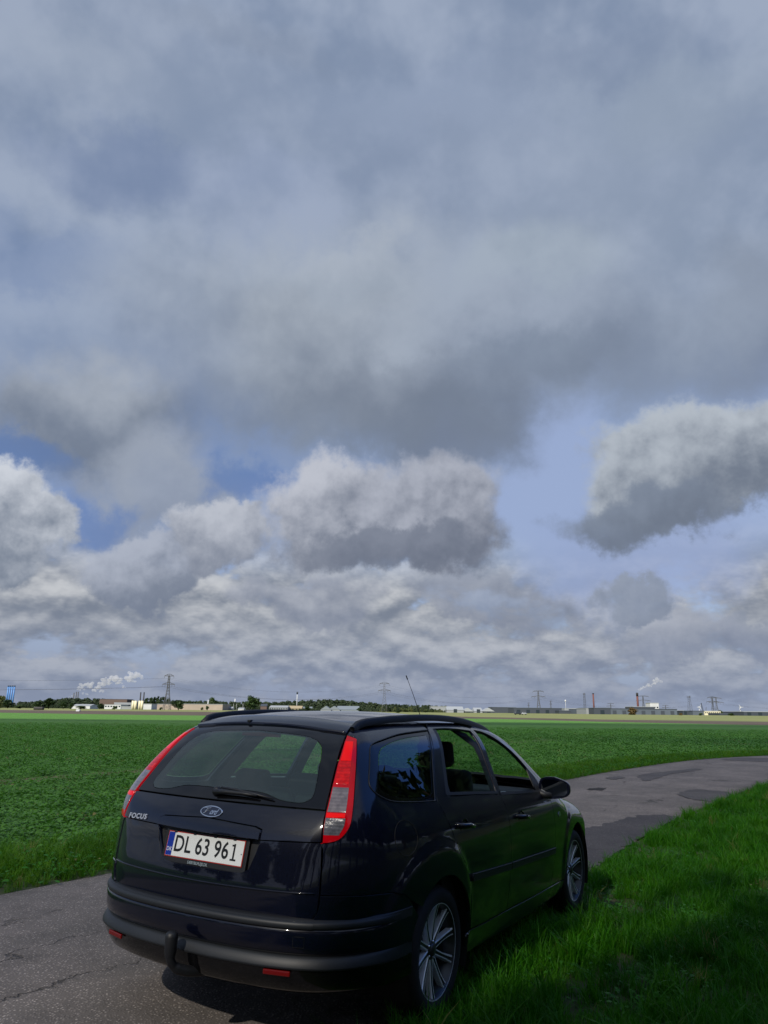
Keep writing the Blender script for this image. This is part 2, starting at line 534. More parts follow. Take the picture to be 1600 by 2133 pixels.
Wz = cr([.10, .20, .30, .45, .60, .75, .85, .93, .98, 1.05, 1.20, 1.35, 1.43, 1.6],
        [.80, .86, .885, .902, .912, .916, .910, .897, .880, .850, .780, .707, .667, .58])
Tlow = cr([-1.05, -.9, -.8, -.7, -.6, -.45, -.3, 0, .6, 1.3, 2.0, 2.64, 3.0, 3.3, 3.6],
          [.50, .72, .82, .89, .932, .960, .974, .990, 1, 1, 1, .975, .940, .885, .79])
Thigh = cr([-1.05, -.6, -.3, 0, .6, 1.2, 1.8, 2.4, 3.6],
           [.90, .955, .975, .99, 1.0, 1.0, .985, .96, .9])
RoofZ = cr([-.9, -.62, -.4, -.1, .3, .7, 1.0, 1.3, 1.5, 1.62, 1.75, 2.3, 2.42, 2.6, 3.0, 3.25, 3.42, 3.55],
           [1.345, 1.43, 1.475, 1.508, 1.524, 1.525, 1.515, 1.493, 1.462, 1.43, 1.365, 1.06, 1.01, .975, .895, .82, .74, .60])
TailY = cr([.2, .40, .576, .70, .80, .90, .95, 1.0, 1.063, 1.15, 1.30, 1.41, 1.5],
           [-.90, -.925, -.945, -.948, -.935, -.918, -.905, -.883, -.845, -.775, -.655, -.565, -.49])


def smax(a, b, k):
    h = np.maximum(k - np.abs(a - b), 0) / k
    return np.maximum(a, b) + h * h * k * .25


def sstep(x):
    x = np.clip(x, 0, 1); return x * x * (3 - 2 * x)


def flare(y, z):
    out = 0
    for cy, rl, rr in ((-.04, .60, .42), (2.66, .43, .44)):
        dy = y - cy
        q = np.sqrt((dy / np.where(dy < 0, rl, rr)) ** 2 + ((z - .42) / .445) ** 2)
        out = out + .013 * sstep((1.06 - q) / .16)
    return out


def side_x(y, z):
    w = sstep((z - .85) / .35)
    return Wz(z) * (Tlow(y) * (1 - w) + Thigh(y) * w) + flare(y, z) * (z < 1.0)


def body_f(x, y, z):
    ax = np.abs(x)
    s = ax - side_x(y, z)
    r = (z - RoofZ(y) + .055 * (ax / .6) ** 2.4) * .9
    t = (TailY(z) + .16 * x * x - y) * .85
    f = (y - (3.47 - .10 * ((z - .5) / .4) ** 2) + .30 * x * x) * .9
    g = smax(s, r, .13); g = smax(g, t, .13)
    return smax(g, f, .16)


def body_n(P, e=1.5e-3):
    x, y, z = P.T
    g = np.stack([body_f(x + e, y, z) - body_f(x - e, y, z), body_f(x, y + e, z) - body_f(x, y - e, z),
                  body_f(x, y, z + e) - body_f(x, y, z - e)], -1)
    return g / np.maximum(np.linalg.norm(g, axis=-1, keepdims=True), 1e-9)


R2_ = math.sqrt(.5)
CHART = {  # direction out, axis u, axis v, start, end
    'side': ((1, 0, 0), (0, 1, 0), (0, 0, 1), 1.3, 0.05),
    'rear': ((0, -1, 0), (1, 0, 0), (0, 0, 1), 1.3, -1.2),
    'top': ((0, 0, 1), (1, 0, 0), (0, 1, 0), 2.0, 0.45),
    'front': ((0, 1, 0), (-1, 0, 0), (0, 0, 1), 4.2, 1.5),
    'corner': ((R2_, -R2_, 0), (R2_, R2_, 0), (0, 0, 1), 1.9, -.3),
    'fcorner': ((R2_, R2_, 0), (-R2_, R2_, 0), (0, 0, 1), 3.5, 1.2),
}


def surf(chart, uv, off=0.0):
    d, e1, e2, s0, s1 = [np.array(q, float) if hasattr(q, '__len__') else q for q in CHART[chart]]
    uv = np.asarray(uv, float)
    B = uv[:, :1] * e1 + uv[:, 1:] * e2
    S_ = np.linspace(s0, s1, 90)
    hi = np.full(len(uv), s0); found = np.zeros(len(uv), bool); lo = np.full(len(uv), s1)
    for k in range(1, 90):
        P = B + d * S_[k]
        neg = (body_f(*P.T) - off) < 0
        new = neg & ~found
        hi[new] = S_[k - 1]; lo[new] = S_[k]; found |= neg
    for _ in range(26):
        mid = (hi + lo) / 2
        P = B + d * mid[:, None]
        neg = (body_f(*P.T) - off) < 0
        lo = np.where(neg, mid, lo); hi = np.where(neg, hi, mid)
    return B + d * hi[:, None]


def curve(pts, n=8, closed=False, corners=()):
    """catmull-rom through 2-D or 3-D points, sharp at the indices in corners"""
    P = np.array(pts, float); N = len(P); out = []
    rng_ = range(N if closed else N - 1)
    for i in rng_:
        p1, p2 = P[i], P[(i + 1) % N]
        p0 = P[(i - 1) % N] if (closed or i > 0) else p1
        p3 = P[(i + 2) % N] if (closed or i < N - 2) else p2
        if i in corners: p0 = p1 - (p2 - p1)
        if (i + 1) % N in corners: p3 = p2 + (p2 - p1)
        m1 = (p2 - p0) / 2; m2 = (p3 - p1) / 2
        L = np.linalg.norm(p2 - p1)
        for m_ in (m1, m2):
            k = np.linalg.norm(m_)
            if k > L: m_ *= L / k
        for t in np.arange(n) / n:
            t2, t3 = t * t, t * t * t
            out.append((2 * t3 - 3 * t2 + 1) * p1 + (t3 - 2 * t2 + t) * m1 + (3 * t2 - 2 * t3) * p2 + (t3 - t2) * m2)
    if not closed: out.append(P[-1])
    return [tuple(q) for q in out]


def densify(poly, step):
    out = []
    for i in range(len(poly)):
        a = np.array(poly[i]); b = np.array(poly[(i + 1) % len(poly)])
        n = max(1, int(math.ceil(np.linalg.norm(b - a) / step)))
        for k in range(n): out.append(tuple(a + (b - a) * k / n))
    return out


def inset_poly(poly, d):
    P = np.array(poly)
    area = 0.5 * np.sum(P[:, 0] * np.roll(P[:, 1], -1) - np.roll(P[:, 0], -1) * P[:, 1])
    sgn = 1 if area > 0 else -1
    e = np.roll(P, -1, 0) - P
    e /= np.maximum(np.linalg.norm(e, axis=1, keepdims=True), 1e-9)
    nrm = np.stack([-e[:, 1], e[:, 0]], -1) * sgn
    nv = nrm + np.roll(nrm, 1, 0)
    nv /= np.maximum(np.linalg.norm(nv, axis=1, keepdims=True), .5)
    return [tuple(q) for q in P + nv * d]


def inside(poly, q):
    x, y = q[:, 0], q[:, 1]; P = np.array(poly); r = np.zeros(len(q), bool); n = len(P)
    for i in range(n):
        x1, y1 = P[i]; x2, y2 = P[(i + 1) % n]
        c = ((y1 > y) != (y2 > y))
        with np.errstate(divide='ignore', invalid='ignore'):
            xx = (x2 - x1) * (y - y1) / (y2 - y1) + x1
        r ^= c & (x < xx)
    return r


def to_uv(chart, pts):
    if len(pts[0]) == 2: return [tuple(p) for p in pts]
    _, e1, e2, _, _ = CHART[chart]
    return [(float(np.dot(p, e1)), float(np.dot(p, e2))) for p in pts]


def patch(name, chart, outline, mat, parent, holes=(), step=.03, off=0.0, inset=.0025, rim=.018, mirror=False, both=False, clipfn=None):
    """a body panel: a 2-D outline in a chart, triangulated and laid on the body surface, edges folded inwards"""
    if both:
        a = patch(name, chart, outline, mat, parent, holes, step, off, inset, rim)
        V = [(-v.co.x, v.co.y, v.co.z) for v in a.data.vertices]
        Fc = [tuple(reversed(p.vertices)) for p in a.data.polygons]
        b = obj_py(name, V, Fc, mat, parent, True)
        nr = np.zeros(len(V) * 3); a.data.vertices.foreach_get('co', nr)
        nn = a['_n'].to_list() if False else PATCH_N[a.name]
        b.data.normals_split_custom_set_from_vertices([(-q[0], q[1], q[2]) for q in nn])
        return a, b
    out = densify(to_uv(chart, outline), step)
    if inset: out = inset_poly(out, inset)
    hs = []
    for h in holes:
        hh = densify(to_uv(chart, h), step)
        hs.append(inset_poly(hh, -inset) if inset else hh)
    O = np.array(out)
    lo, hi = O.min(0), O.max(0)
    gx = np.arange(lo[0] + step * .5, hi[0], step); gy = np.arange(lo[1] + step * .5, hi[1], step)
    gx, gy = np.meshgrid(gx, gy); gx[::2] += step * .25; gx[1::2] -= step * .25
    q = np.stack([gx.ravel(), gy.ravel()], -1)
    keep = inside(out, q)
    for h in hs: keep &= ~inside(h, q)
    loops = [out] + hs
    B = np.array([p for l in loops for p in l])
    if len(q):
        q = q[keep]
        if len(q):
            dmin = np.full(len(q), 9.0)
            for k in range(0, len(B), 200):
                dd = np.linalg.norm(q[:, None, :] - B[None, k:k + 200, :], axis=2).min(1); dmin = np.minimum(dmin, dd)
            q = q[dmin > step * .45]
    allp = [Vector(p) for p in B] + [Vector(p) for p in q]
    edges = []; o = 0
    for l in loops:
        edges += [(o + i, o + (i + 1) % len(l)) for i in range(len(l))]; o += len(l)
    vs, es, fs, vo, eo, fo = delaunay_2d_cdt(allp, edges, [], 0, 1e-7)
    uv = np.array([tuple(v) for v in vs])
    tri = np.array([tuple(f) for f in fs if len(f) == 3])
    cen = uv[tri].mean(1)
    k = inside(out, cen)
    for h in hs: k &= ~inside(h, cen)
    tri = tri[k]
    a = uv[tri[:, 1]] - uv[tri[:, 0]]; b = uv[tri[:, 2]] - uv[tri[:, 0]]
    flip = (a[:, 0] * b[:, 1] - a[:, 1] * b[:, 0]) < 0
    tri[flip] = tri[flip][:, ::-1]
    used = np.unique(tri); mp = -np.ones(len(uv), int); mp[used] = np.arange(len(used))
    uv = uv[used]; tri = mp[tri]
    P = surf(chart, uv, off); N = body_n(P)
    d, e1, e2, _, _ = CHART[chart]
    if np.dot(np.cross(e1, e2), d) < 0: tri = tri[:, ::-1]
    V = list(map(tuple, P)); Nn = list(map(tuple, N)); Fc = [tuple(t) for t in tri]
    if rim:
        cnt = {}
        for t in Fc:
            for i in range(3):
                e = (t[i], t[(i + 1) % 3]); cnt[e] = cnt.get(e, 0) + 1
        be = [e for e in cnt if (e[1], e[0]) not in cnt]
        new = {}
        for e in be:
            for i in e:
                if i not in new:
                    # rounded lip: small shoulder then the fold
                    new[i] = (len(V), len(V) + 1)
                    V.append(tuple(P[i] - N[i] * .002)); Nn.append(tuple(N[i]))
                    V.append(tuple(P[i] - N[i] * rim)); Nn.append(tuple(N[i]))
        for a_, b_ in be:
            outd = np.cross(np.array(V[b_]) - np.array(V[a_]), N[a_])
            outd /= max(np.linalg.norm(outd), 1e-9)
            for i in (a_, b_):
                for j in new[i]:
                    Nn[j] = tuple(np.array(outd)) if j == new[i][1] else tuple((np.array(outd) + N[i]) * .7)
            Fc.append((b_, a_, new[a_][0], new[b_][0]))
            Fc.append((new[b_][0], new[a_][0], new[a_][1], new[b_][1]))
    if mirror:
        V = [(-v[0], v[1], v[2]) for v in V]; Nn = [(-v[0], v[1], v[2]) for v in Nn]; Fc = [tuple(reversed(f)) for f in Fc]
    ob = obj_py(name, V, Fc, mat, parent, True)
    ob.data.normals_split_custom_set_from_vertices([tuple(map(float, q)) for q in Nn])
    PATCH_N[ob.name] = Nn
    return ob


PATCH_N = {}

# ------------------------------------------------------------------ the car
MC = Matrix(((0.87266, 0.487832, 0.022003, -0.46064), (-0.487942, 0.872876, -0.000436, 4.883762),
             (-0.019418, -0.010355, 0.999758, 0.032622), (0, 0, 0, 1)))
car = bpy.data.objects.new('station_wagon', None)
link(car)
car.matrix_world = MC
tag(car, 'black estate car parked half on the grass verge of the narrow road', 'car')


def build_car():
    arc = lambda cy, r, a0, a1, n=26: [(cy + r * math.cos(math.radians(a0 + (a1 - a0) * k / n)), .325 + r * math.sin(math.radians(a0 + (a1 - a0) * k / n))) for k in range(n + 1)]
    RA = .362
    # ---- shared outlines (side chart: y, z)
    qg = curve([(.335, 1.431), (-.047, 1.411), (-.281, 1.382), (-.392, 1.363), (-.446, 1.333), (-.53, 1.242), (-.575, 1.173), (-.546, 1.132), (-.434, 1.092), (-.22, 1.072), (.018, 1.061)], 6, False, (0, 10))
    qg = qg + [(.08, 1.15), (.19, 1.29)]
    gap_rear = [(.340, 1.434), (.245, 1.33), (.13, 1.20), (.045, 1.062), (.062, 1.02), (.09, .95), (.115, .90), (.17, .80), (.25, .72)]
    gap_mid = [(1.035, 1.436), (1.0, 1.30), (.97, 1.15), (.957, 1.022), (.99, .955), (1.01, .80), (1.02, .61), (1.01, .45), (.99, .335)]
    gap_front = [(1.93, 1.03), (1.918, .945), (1.96, .88), (1.985, .75), (2.0, .58), (1.97, .42), (1.90, .318)]
    # ---- side panels
    def uvc(l):  # (y, z) list -> corner chart uv
        P = surf('side', l); return [(float((p[0] + p[1]) * R2_), float(p[2])) for p in P]
    seam_top = curve([(-.46, 1.440), (-.2, 1.452), (.05, 1.463), (.34, 1.468)], 4)
    qouter_side = [p for p in seam_top][::-1]
    lamp_outer = [(.60, -.455, 1.392), (.618, -.488, 1.36), (.702, -.633, 1.193), (.745, -.712, 1.077), (.75, -.745, 1.0), (.728, -.785, .948), (.692, -.812, .93), (.645, -.838, .924)]
    lamp_in = [tuple(p) for p in surf('rear', [(.654, .926), (.645, .99), (.634, 1.055), (.610, 1.165), (.583, 1.27), (.550, 1.37), (.533, 1.405)])]
    SEAM_XY = [(.532, -.452), (.520, -.40), (.516, -.345), (.524, -.2), (.536, -.05), (.546, .1), (.552, .30)]
    quarter = []
    quarter += uvc([(.34, 1.468)])
    quarter += to_uv('corner', [tuple(p) for p in surf('top', SEAM_XY[::-1])])
    quarter += to_uv('corner', curve([lamp_in[-1]] + [(.585, -.452, 1.392)] + lamp_outer[1:], 3))
    quarter += to_uv('corner', [tuple(p) for p in surf('rear', [(.660, .90), (.665, .80), (.667, .706)])])
    quarter += uvc([(-.74, .703), (-.65, .699), (-.521, .691), (-.42, .662), (-.385, .638)])
    a = arc(0, RA, 135, 22)
    quarter += uvc([(y, z) for y, z in a if z > .33])
    quarter += uvc([(.352, .335), (.36, .52), (.345, .60), (.31, .66), (.25, .72)])
    quarter += uvc(gap_rear[::-1][1:])
    qholes = [uvc(qg)]
    patch('quarter_panel', 'corner', quarter, PAINT, car, holes=qholes, step=.02, both=True)
    # quarter glass with painted border
    qin = curve([(.262, 1.40), (-.03, 1.385), (-.23, 1.36), (-.36, 1.325), (-.44, 1.25), (-.49, 1.17), (-.44, 1.125), (-.30, 1.10), (-.05, 1.088), (.018, 1.10), (.10, 1.21)], 4, True, (0, 9))
    patch('quarter_glass_border', 'side', qg, BLACK_GL, car, holes=[qin], off=-.004, both=True, rim=.004)
    patch('quarter_glass', 'side', qin, SIDE_GLASS, car, off=-.004, inset=0, both=True, rim=0)
    tube_pts = surf('side', curve([(.34, 1.431), (-.047, 1.411), (-.281, 1.382), (-.392, 1.363), (-.446, 1.333), (-.53, 1.242), (-.575, 1.173), (-.546, 1.132), (-.434, 1.092), (-.22, 1.072), (.018, 1.061)], 5), .001)
    for sgn in (1, -1):
        tube('window_seal', [(p[0] * sgn, p[1], p[2]) for p in tube_pts], .0035, BLACK_PL, car, 6)
    # ---- doors
    rdoor = curve(gap_rear, 3) + [(.33, .60), (.372, .52), (.378, .42), (.40, .345)] + [(.6, .338)] + curve(gap_mid[::-1], 3) + [(.9, 1.462), (.6, 1.470), (.42, 1.469)]
    rwin = [(.415, 1.435), (.31, 1.29), (.205, 1.13), (.168, 1.082), (.19, 1.072), (.5, 1.057), (.925, 1.030), (.945, 1.10), (.968, 1.25), (.998, 1.42), (.8, 1.433), (.6, 1.438)]
    patch('rear_door', 'side', rdoor, PAINT, car, holes=[rwin], step=.026, both=True)
    fdoor = curve(gap_mid, 3) + [(1.3, .325), (1.6, .320)] + curve(gap_front[::-1], 3) + [(1.91, 1.075), (1.80, 1.165), (1.66, 1.275), (1.50, 1.368), (1.32, 1.43), (1.15, 1.447)]
    fwin = curve([(1.075, 1.425), (1.22, 1.41), (1.36, 1.37), (1.52, 1.295), (1.66, 1.20), (1.79, 1.085), (1.815, 1.03), (1.80, .985), (1.4, 1.002), (.99, 1.024), (1.005, 1.15), (1.04, 1.31)], 3, True, (0, 5, 6, 7, 9))
    patch('front_door', 'side', fdoor, PAINT, car, holes=[fwin], step=.026, both=True)
    # dark window frames (pillar covers) and sills
    bp = [(.955, 1.035), (.985, 1.034), (1.002, 1.15), (1.035, 1.31), (1.07, 1.423), (1.045, 1.428), (1.005, 1.425), (.975, 1.25)]
    patch('pillar_cover', 'side', [(.175, 1.075), (.20, 1.067), (.232, 1.072), (.245, 1.13), (.35, 1.29), (.452, 1.43), (.414, 1.434), (.31, 1.29), (.205, 1.13)], BLACK_PL, car, off=-.001, inset=0, rim=.012, both=True)
    patch('window_sill_strip', 'side', [(.172, 1.078), (.5, 1.060), (.94, 1.034), (.936, 1.048), (.5, 1.076), (.178, 1.094)], BLACK_PL, car, off=.003, inset=0, rim=.012, both=True)
    patch('window_sill_strip', 'side', [(.975, 1.024), (1.4, 1.002), (1.83, .983), (1.83, 1.0), (1.4, 1.018), (.977, 1.040)], BLACK_PL, car, off=.003, inset=0, rim=.012, both=True)
    patch('mirror_triangle', 'side', [(1.70, 1.005), (1.82, .995), (1.835, 1.06), (1.78, 1.115), (1.72, 1.16), (1.70, 1.09)], BLACK_PL, car, off=-.002, inset=0, rim=.01, both=True)
    # half lowered rear window panes
    for mir in (False, True):
        patch('rear_door_glass', 'side', [(.16, 1.05), (.93, 1.03), (.955, 1.235), (.29, 1.25), (.21, 1.14)], FRONT_GLASS if not mir else FAR_GLASS, car, off=-.012, inset=0, rim=.003, mirror=mir)
    # ---- front fender
    fa = [(y, z) for y, z in arc(2.64, RA, 178, 15) if z > .36]
    fend = curve(gap_front, 3)[0:] + [(2.27, .31)] + fa + [(3.02, .50), (3.10, .62), (3.12, .70), (3.0, .80), (2.7, .905), (2.4, .965), (2.1, 1.01), (1.99, 1.03)]
    patch('front_fender', 'side', fend, PAINT, car, step=.026, both=True)
    # ---- rocker
    patch('rocker_panel', 'side', [(.352, .328), (.40, .338), (.6, .331), (.99, .328), (1.3, .318), (1.6, .313), (1.90, .311), (2.27, .303), (2.275, .22), (1.2, .20), (.37, .22)], PAINT, car, both=True)
    # ---- door mouldings, handles, flap, blinker
    patch('door_moulding', 'side', [(.372, .642), (1.016, .611), (1.014, .568), (.372, .598)], BLACK_PL, car, off=.010, inset=.002, rim=.012, both=True)
    patch('door_moulding', 'side', [(1.022, .611), (1.99, .578), (1.985, .535), (1.02, .567)], BLACK_PL, car, off=.010, inset=.002, rim=.012, both=True)
    for sgn in (1, -1):
        for y0, z0 in ((.285, .905), (1.245, .862)):
            P = surf('side', [(y0 - .105, z0 + .018), (y0 - .06, z0 + .012), (y0, z0 + .008), (y0 + .06, z0 - .002), (y0 + .105, z0 - .010)])
            pts = [(p[0] * sgn + sgn * o_, p[1], p[2]) for p, o_ in zip(P, (-.004, .030, .036, .030, -.004))]
            V, Fc = tube_geo(pts, [.012, .014, .015, .014, .012], 10)
            obj_py('door_handle', V, Fc, PAINT, car, True)
            c0 = surf('side', [(y0, z0 - .012)])[0]
            V, Fc = lathe_geo([(.0, -.02), (.03, -.018), (.046, -.004), (.052, .0015), (.055, .0)], 24)
            obj_py('handle_recess', [(c0[0] * sgn + v[0] * sgn, c0[1] + v[1] * 1.1, c0[2] + v[2]) for v in V], Fc, BLACK_GL, car, True)
    fl = [(-.385 + .105 * math.cos(t), .918 + .082 * math.sin(t)) for t in np.linspace(0, 2 * math.pi, 40, endpoint=False)]
    fp = surf('side', fl, .0005)
    tube('fuel_flap_seam', [tuple(p) for p in fp] + [tuple(fp[0])], .0016, SEAM, car, 5)
    patch('side_indicator', 'side', curve([(2.085, .80), (2.10, .818), (2.135, .818), (2.15, .80), (2.135, .784), (2.10, .784)], 4, True), CLEAR_FLUTED, car, off=.004, inset=0, both=True, rim=.006, step=.01)
    # ---- roof, tailgate top, hood, windshield
    def edge_x(y):
        P = surf('side', [(y, float(np.interp(y, [-.46, -.2, .05, .34, .6, .9, 1.15, 1.32, 1.5, 1.66, 1.80, 1.91], [1.440, 1.452, 1.463, 1.468, 1.470, 1.462, 1.447, 1.43, 1.368, 1.275, 1.165, 1.075])))])
        return float(P[0][0])
    ys = [.34, .6, .9, 1.1, 1.25, 1.40]
    right = SEAM_XY[2:] + [(edge_x(max(y, -.45)) + .002, y) for y in ys]
    front = [(.45, 1.50), (.25, 1.56), (0, 1.58)]
    roof = [(0, -.352), (.25, -.35)] + right + front + [(-x, y) for x, y in front[::-1][1:]] + [(-x, y) for x, y in right[::-1]] + [(-.25, -.35)]
    patch('roof', 'top', roof, PAINT, car, step=.04)
    sp = [(0, -.352), (.25, -.35), (.45, -.345), (.516, -.345), (.520, -.40), (.530, -.455), (.40, -.475), (.2, -.482), (0, -.485)]
    sp = sp + [(-x, y) for x, y in sp[::-1][1:-1]]
    patch('tailgate_spoiler', 'top', sp, PAINT, car, step=.03, off=.010, rim=.034)
    hood = [(0, 2.43), (.35, 2.41), (.60, 2.36), (.74, 2.30), (.77, 2.5), (.76, 2.75), (.72, 3.0), (.66, 3.18), (.45, 3.33), (.2, 3.39), (0, 3.40)]
    hood = hood + [(-x, y) for x, y in hood[::-1][1:-1]]
    patch('hood', 'top', hood, PAINT, car, step=.05)
    cowl = [(0, 2.30), (.40, 2.27), (.66, 2.17), (.80, 2.05), (.83, 1.97), (.845, 2.0), (.80, 2.30), (.745, 2.31), (.6, 2.36), (.35, 2.41), (0, 2.43)]
    patch('cowl_panel', 'top', cowl + [(-x, y) for x, y in cowl[::-1][1:-1]], BLACK_PL, car, step=.05, off=-.006)
    wsr = [(.43, 1.50), (.56, 1.45), (.60, 1.50), (.665, 1.66), (.73, 1.80), (.79, 1.96), (.64, 2.16), (.39, 2.26), (0, 2.295)]
    ws = [(0, 1.585), (.25, 1.565)] + wsr
    ws = ws + [(-x, y) for x, y in ws[::-1][1:-1]]
    patch('windshield', 'top', ws, FRONT_GLASS, car, step=.05, off=-.003, rim=0)
    ap = [(edge_x(1.40) + .002, 1.40), (edge_x(1.5) + .002, 1.5), (edge_x(1.66) + .002, 1.66), (edge_x(1.80) + .002, 1.80), (edge_x(1.91) + .002, 1.91), (.845, 2.0), (.79, 1.965), (.73, 1.80), (.665, 1.66), (.60, 1.50), (.56, 1.45), (.43, 1.50), (.45, 1.49)]
    patch('windshield_pillar', 'top', ap, PAINT, car, step=.025, both=True, rim=.04)
    # ---- tailgate
    gin = curve([(0, 1.407), (.28, 1.394), (.40, 1.372), (.462, 1.325), (.50, 1.24), (.532, 1.14), (.53, 1.108), (.49, 1.088), (.38, 1.092), (.25, 1.118), (0, 1.122)], 5, False)
    gin = gin + [(-x, z) for x, z in gin[::-1][1:-1]]
    gout = [(0, 1.435), (.3, 1.430), (.525, 1.412), (.545, 1.37), (.578, 1.27), (.604, 1.165), (.628, 1.065)] + curve([(.628, 1.065), (.35, 1.066), (0, 1.067)], 3)[1:]
    gout = gout + [(-x, z) for x, z in gout[::-1][1:-1]]
    patch('rear_window_border', 'rear', gout, BLACK_GL, car, holes=[gin], step=.03, off=-.002, rim=.012)
    patch('rear_window', 'rear', gin, REAR_GLASS, car, step=.04, off=-.002, inset=0, rim=0)
    # lower tailgate: upper band above the crease and panel below with plate recess
    rec = [(-.325, .928), (-.30, .86), (-.265, .795), (-.235, .776), (-.19, .770), (.20, .770), (.26, .774), (.292, .79), (.318, .855), (.330, .918)]
    band = [(.632, 1.060), (.642, .99), (.650, .930), (.338, .916), (.338, .962), (.30, .972), (0, .988), (-.30, .972), (-.338, .958), (-.338, .925), (-.650, .930), (-.642, .99), (-.632, 1.060), (-.35, 1.061), (0, 1.062), (.35, 1.061)]
    low = [(.650, .926), (.660, .80), (.662, .70), (.655, .63), (.625, .590), (.56, .578), (0, .566), (-.56, .578), (-.625, .590), (-.655, .63), (-.662, .70), (-.660, .80), (-.650, .926), (-.338, .921), (-.310, .855), (-.272, .788), (-.235, .768), (-.19, .762), (.20, .762), (.262, .766), (.298, .784), (.325, .855), (.338, .912)]
    tg = patch('tailgate', 'rear', band, PAINT, car, step=.025, inset=.001, rim=.02)
    patch('tailgate_lower_panel', 'rear', low, PAINT, car, step=.025, inset=.001, rim=.05, off=-.004)
    tgl = surf('rear', [(x, .702 + .010 * (abs(x) / .63) ** 2) for x in np.linspace(-.645, .645, 30)], -.002)
    tube('tailgate_crease', [tuple(p) for p in tgl], .0042, PAINT, car, 6)
    # handle bar above the plate
    hb = [(.338, .962), (.30, .972), (0, .988), (-.30, .972), (-.338, .958), (-.338, .925), (0, .918), (.338, .916)]
    patch('tailgate_handle_bar', 'rear', hb, PAINT, car, step=.02, off=.010, inset=.003, rim=.04)
    # recess tray behind the plate
    rec_m = [(-.338, .93), (-.31, .855), (-.272, .788), (-.235, .768), (.262, .766), (.298, .784), (.325, .855), (.338, .93)]
    patch('plate_recess', 'rear', rec_m, BLACK_PL, car, step=.04, off=-.030, inset=-.002, rim=0)
    # licence plate
    tilt = math.radians(11.5)
    PM = Matrix.Translation((0, -.902, .8432)) @ Matrix.Rotation(math.radians(90) - tilt, 4, 'X')
    pl = bpy.data.objects.new('licence_plate', None); link(pl, car)

    def plate_box(name, x0, x1, y0, y1, z0, z1, mat, bev=.004):
        bm = bmesh.new(); box_bm(bm, ((x0 + x1) / 2, (y0 + y1) / 2, (z0 + z1) / 2), (x1 - x0, y1 - y0, z1 - z0), bev)
        bm.transform(PM); return obj_bm(name, bm, mat, pl)
    plate_box('plate_holder', -.272, .272, -.086, .068, -.014, -.002, BLACK_PL, .003)
    plate_box('plate_board', -.252, .252, -.060, .060, -.002, .002, PLATE_RED, .0009)
    plate_box('plate_face', -.2475, .2475, -.0555, .0555, .002, .0031, PLATE_WHITE, .0004)
    plate_box('plate_country_band', -.2465, -.207, -.0545, .0545, .0031, .0039, PLATE_BLUE, .0003)
    T = lambda x, y, z=.0042: PM @ Matrix.Translation((x, y, z))
    text_obj('plate_lettering', 'DK', .027, PLATE_WHITE, pl, T(-.226, -.026, .0042), .0003, .95)
    for s_, x_ in (('DL', -.142), ('63', -.010), ('96', .112)):
        text_obj('plate_lettering', s_, .108, PLATE_INK, pl, T(x_, .0005), .0006, .86, spacing=1.04, bold=.0012)
    plate_box('plate_lettering', .187, .197, -.037, .039, .0035, .0045, PLATE_INK, .0002)
    plate_box('plate_lettering', .174, .210, -.037, -.029, .0036, .0046, PLATE_INK, .0002)
    plate_box('plate_lettering', .176, .190, .027, .035, .0036, .0046, PLATE_INK, .0002)
    text_obj('dealer_lettering', 'SÆBYBILPLEJE.DK', .0185, DEALER_INK, pl, T(-.025, -.074, .0008), .0004, .92, bold=.0004)
    for x_ in (-.205, -.075, .06, .185):
        plate_box('plate_clip', x_ - .009, x_ + .009, .053, .064, .002, .005, BLACK_PL, .001)
    plate_box('plate_screw', .236, .242, -.006, 0, .003, .0045, CHROME, .001)
    # badge: oval with script
    c0 = surf('rear', [(.005, 1.013)])[0]; n0 = body_n(np.array([c0]))[0]
    zax = Vector(n0); xax = Vector((1, 0, 0)); xax = (xax - zax * xax.dot(zax)).normalized(); yax = zax.cross(xax)
    BM = Matrix(((xax.x, yax.x, zax.x, c0[0]), (xax.y, yax.y, zax.y, c0[1]), (xax.z, yax.z, zax.z, c0[2]), (0, 0, 0, 1)))
    bd = bpy.data.objects.new('badge', None); link(bd, car)
    for nm, rx, ry, z_, m_ in (('badge_ring', .073, .030, .0045, CHROME), ('badge_face', .0665, .0245, .0062, BADGE_BLUE)):
        V = []; N_ = 40
        for zz, k in ((-.003, 1.0), (z_ - .002, 1.0), (z_, .96)):
            V += [(rx * k * math.cos(2 * math.pi * i / N_), ry * k * math.sin(2 * math.pi * i / N_), zz) for i in range(N_)]
        Fc = []
        for l in range(2):
            Fc += [(l * N_ + i, l * N_ + (i + 1) % N_, (l + 1) * N_ + (i + 1) % N_, (l + 1) * N_ + i) for i in range(N_)]
        Fc.append(tuple(range(2 * N_, 3 * N_)))
        obj_py(nm, [BM @ Vector(v) for v in V], Fc, m_, bd)
    SH = Matrix(((1, .25, 0, 0), (0, 1, 0, 0), (0, 0, 1, 0), (0, 0, 0, 1)))
    text_obj('badge_lettering', 'ord', .042, CHROME, bd, BM @ Matrix.Translation((.020, -.003, .0068)) @ SH, .0008, .80, shear=.2, spacing=.9, bold=.0007)
    # looped script capital
    fpts = [(-.048, .009), (-.041, .0145), (-.022, .013), (-.005, .0155)]
    V, Fc = tube_geo([BM @ Vector((x, y, .0072)) for x, y in curve(fpts, 5)], .0021, 5)
    fp2 = [(-.024, .013), (-.029, .001), (-.034, -.012), (-.043, -.0135)]
    V2, F2 = tube_geo([BM @ Vector((x, y, .0072)) for x, y in curve(fp2, 5)], .0024, 5)
    fp3 = [(-.041, .0), (-.028, .001), (-.014, .0025)]
    V3, F3 = tube_geo([BM @ Vector((x, y, .0072)) for x, y in fp3], .0013, 5)
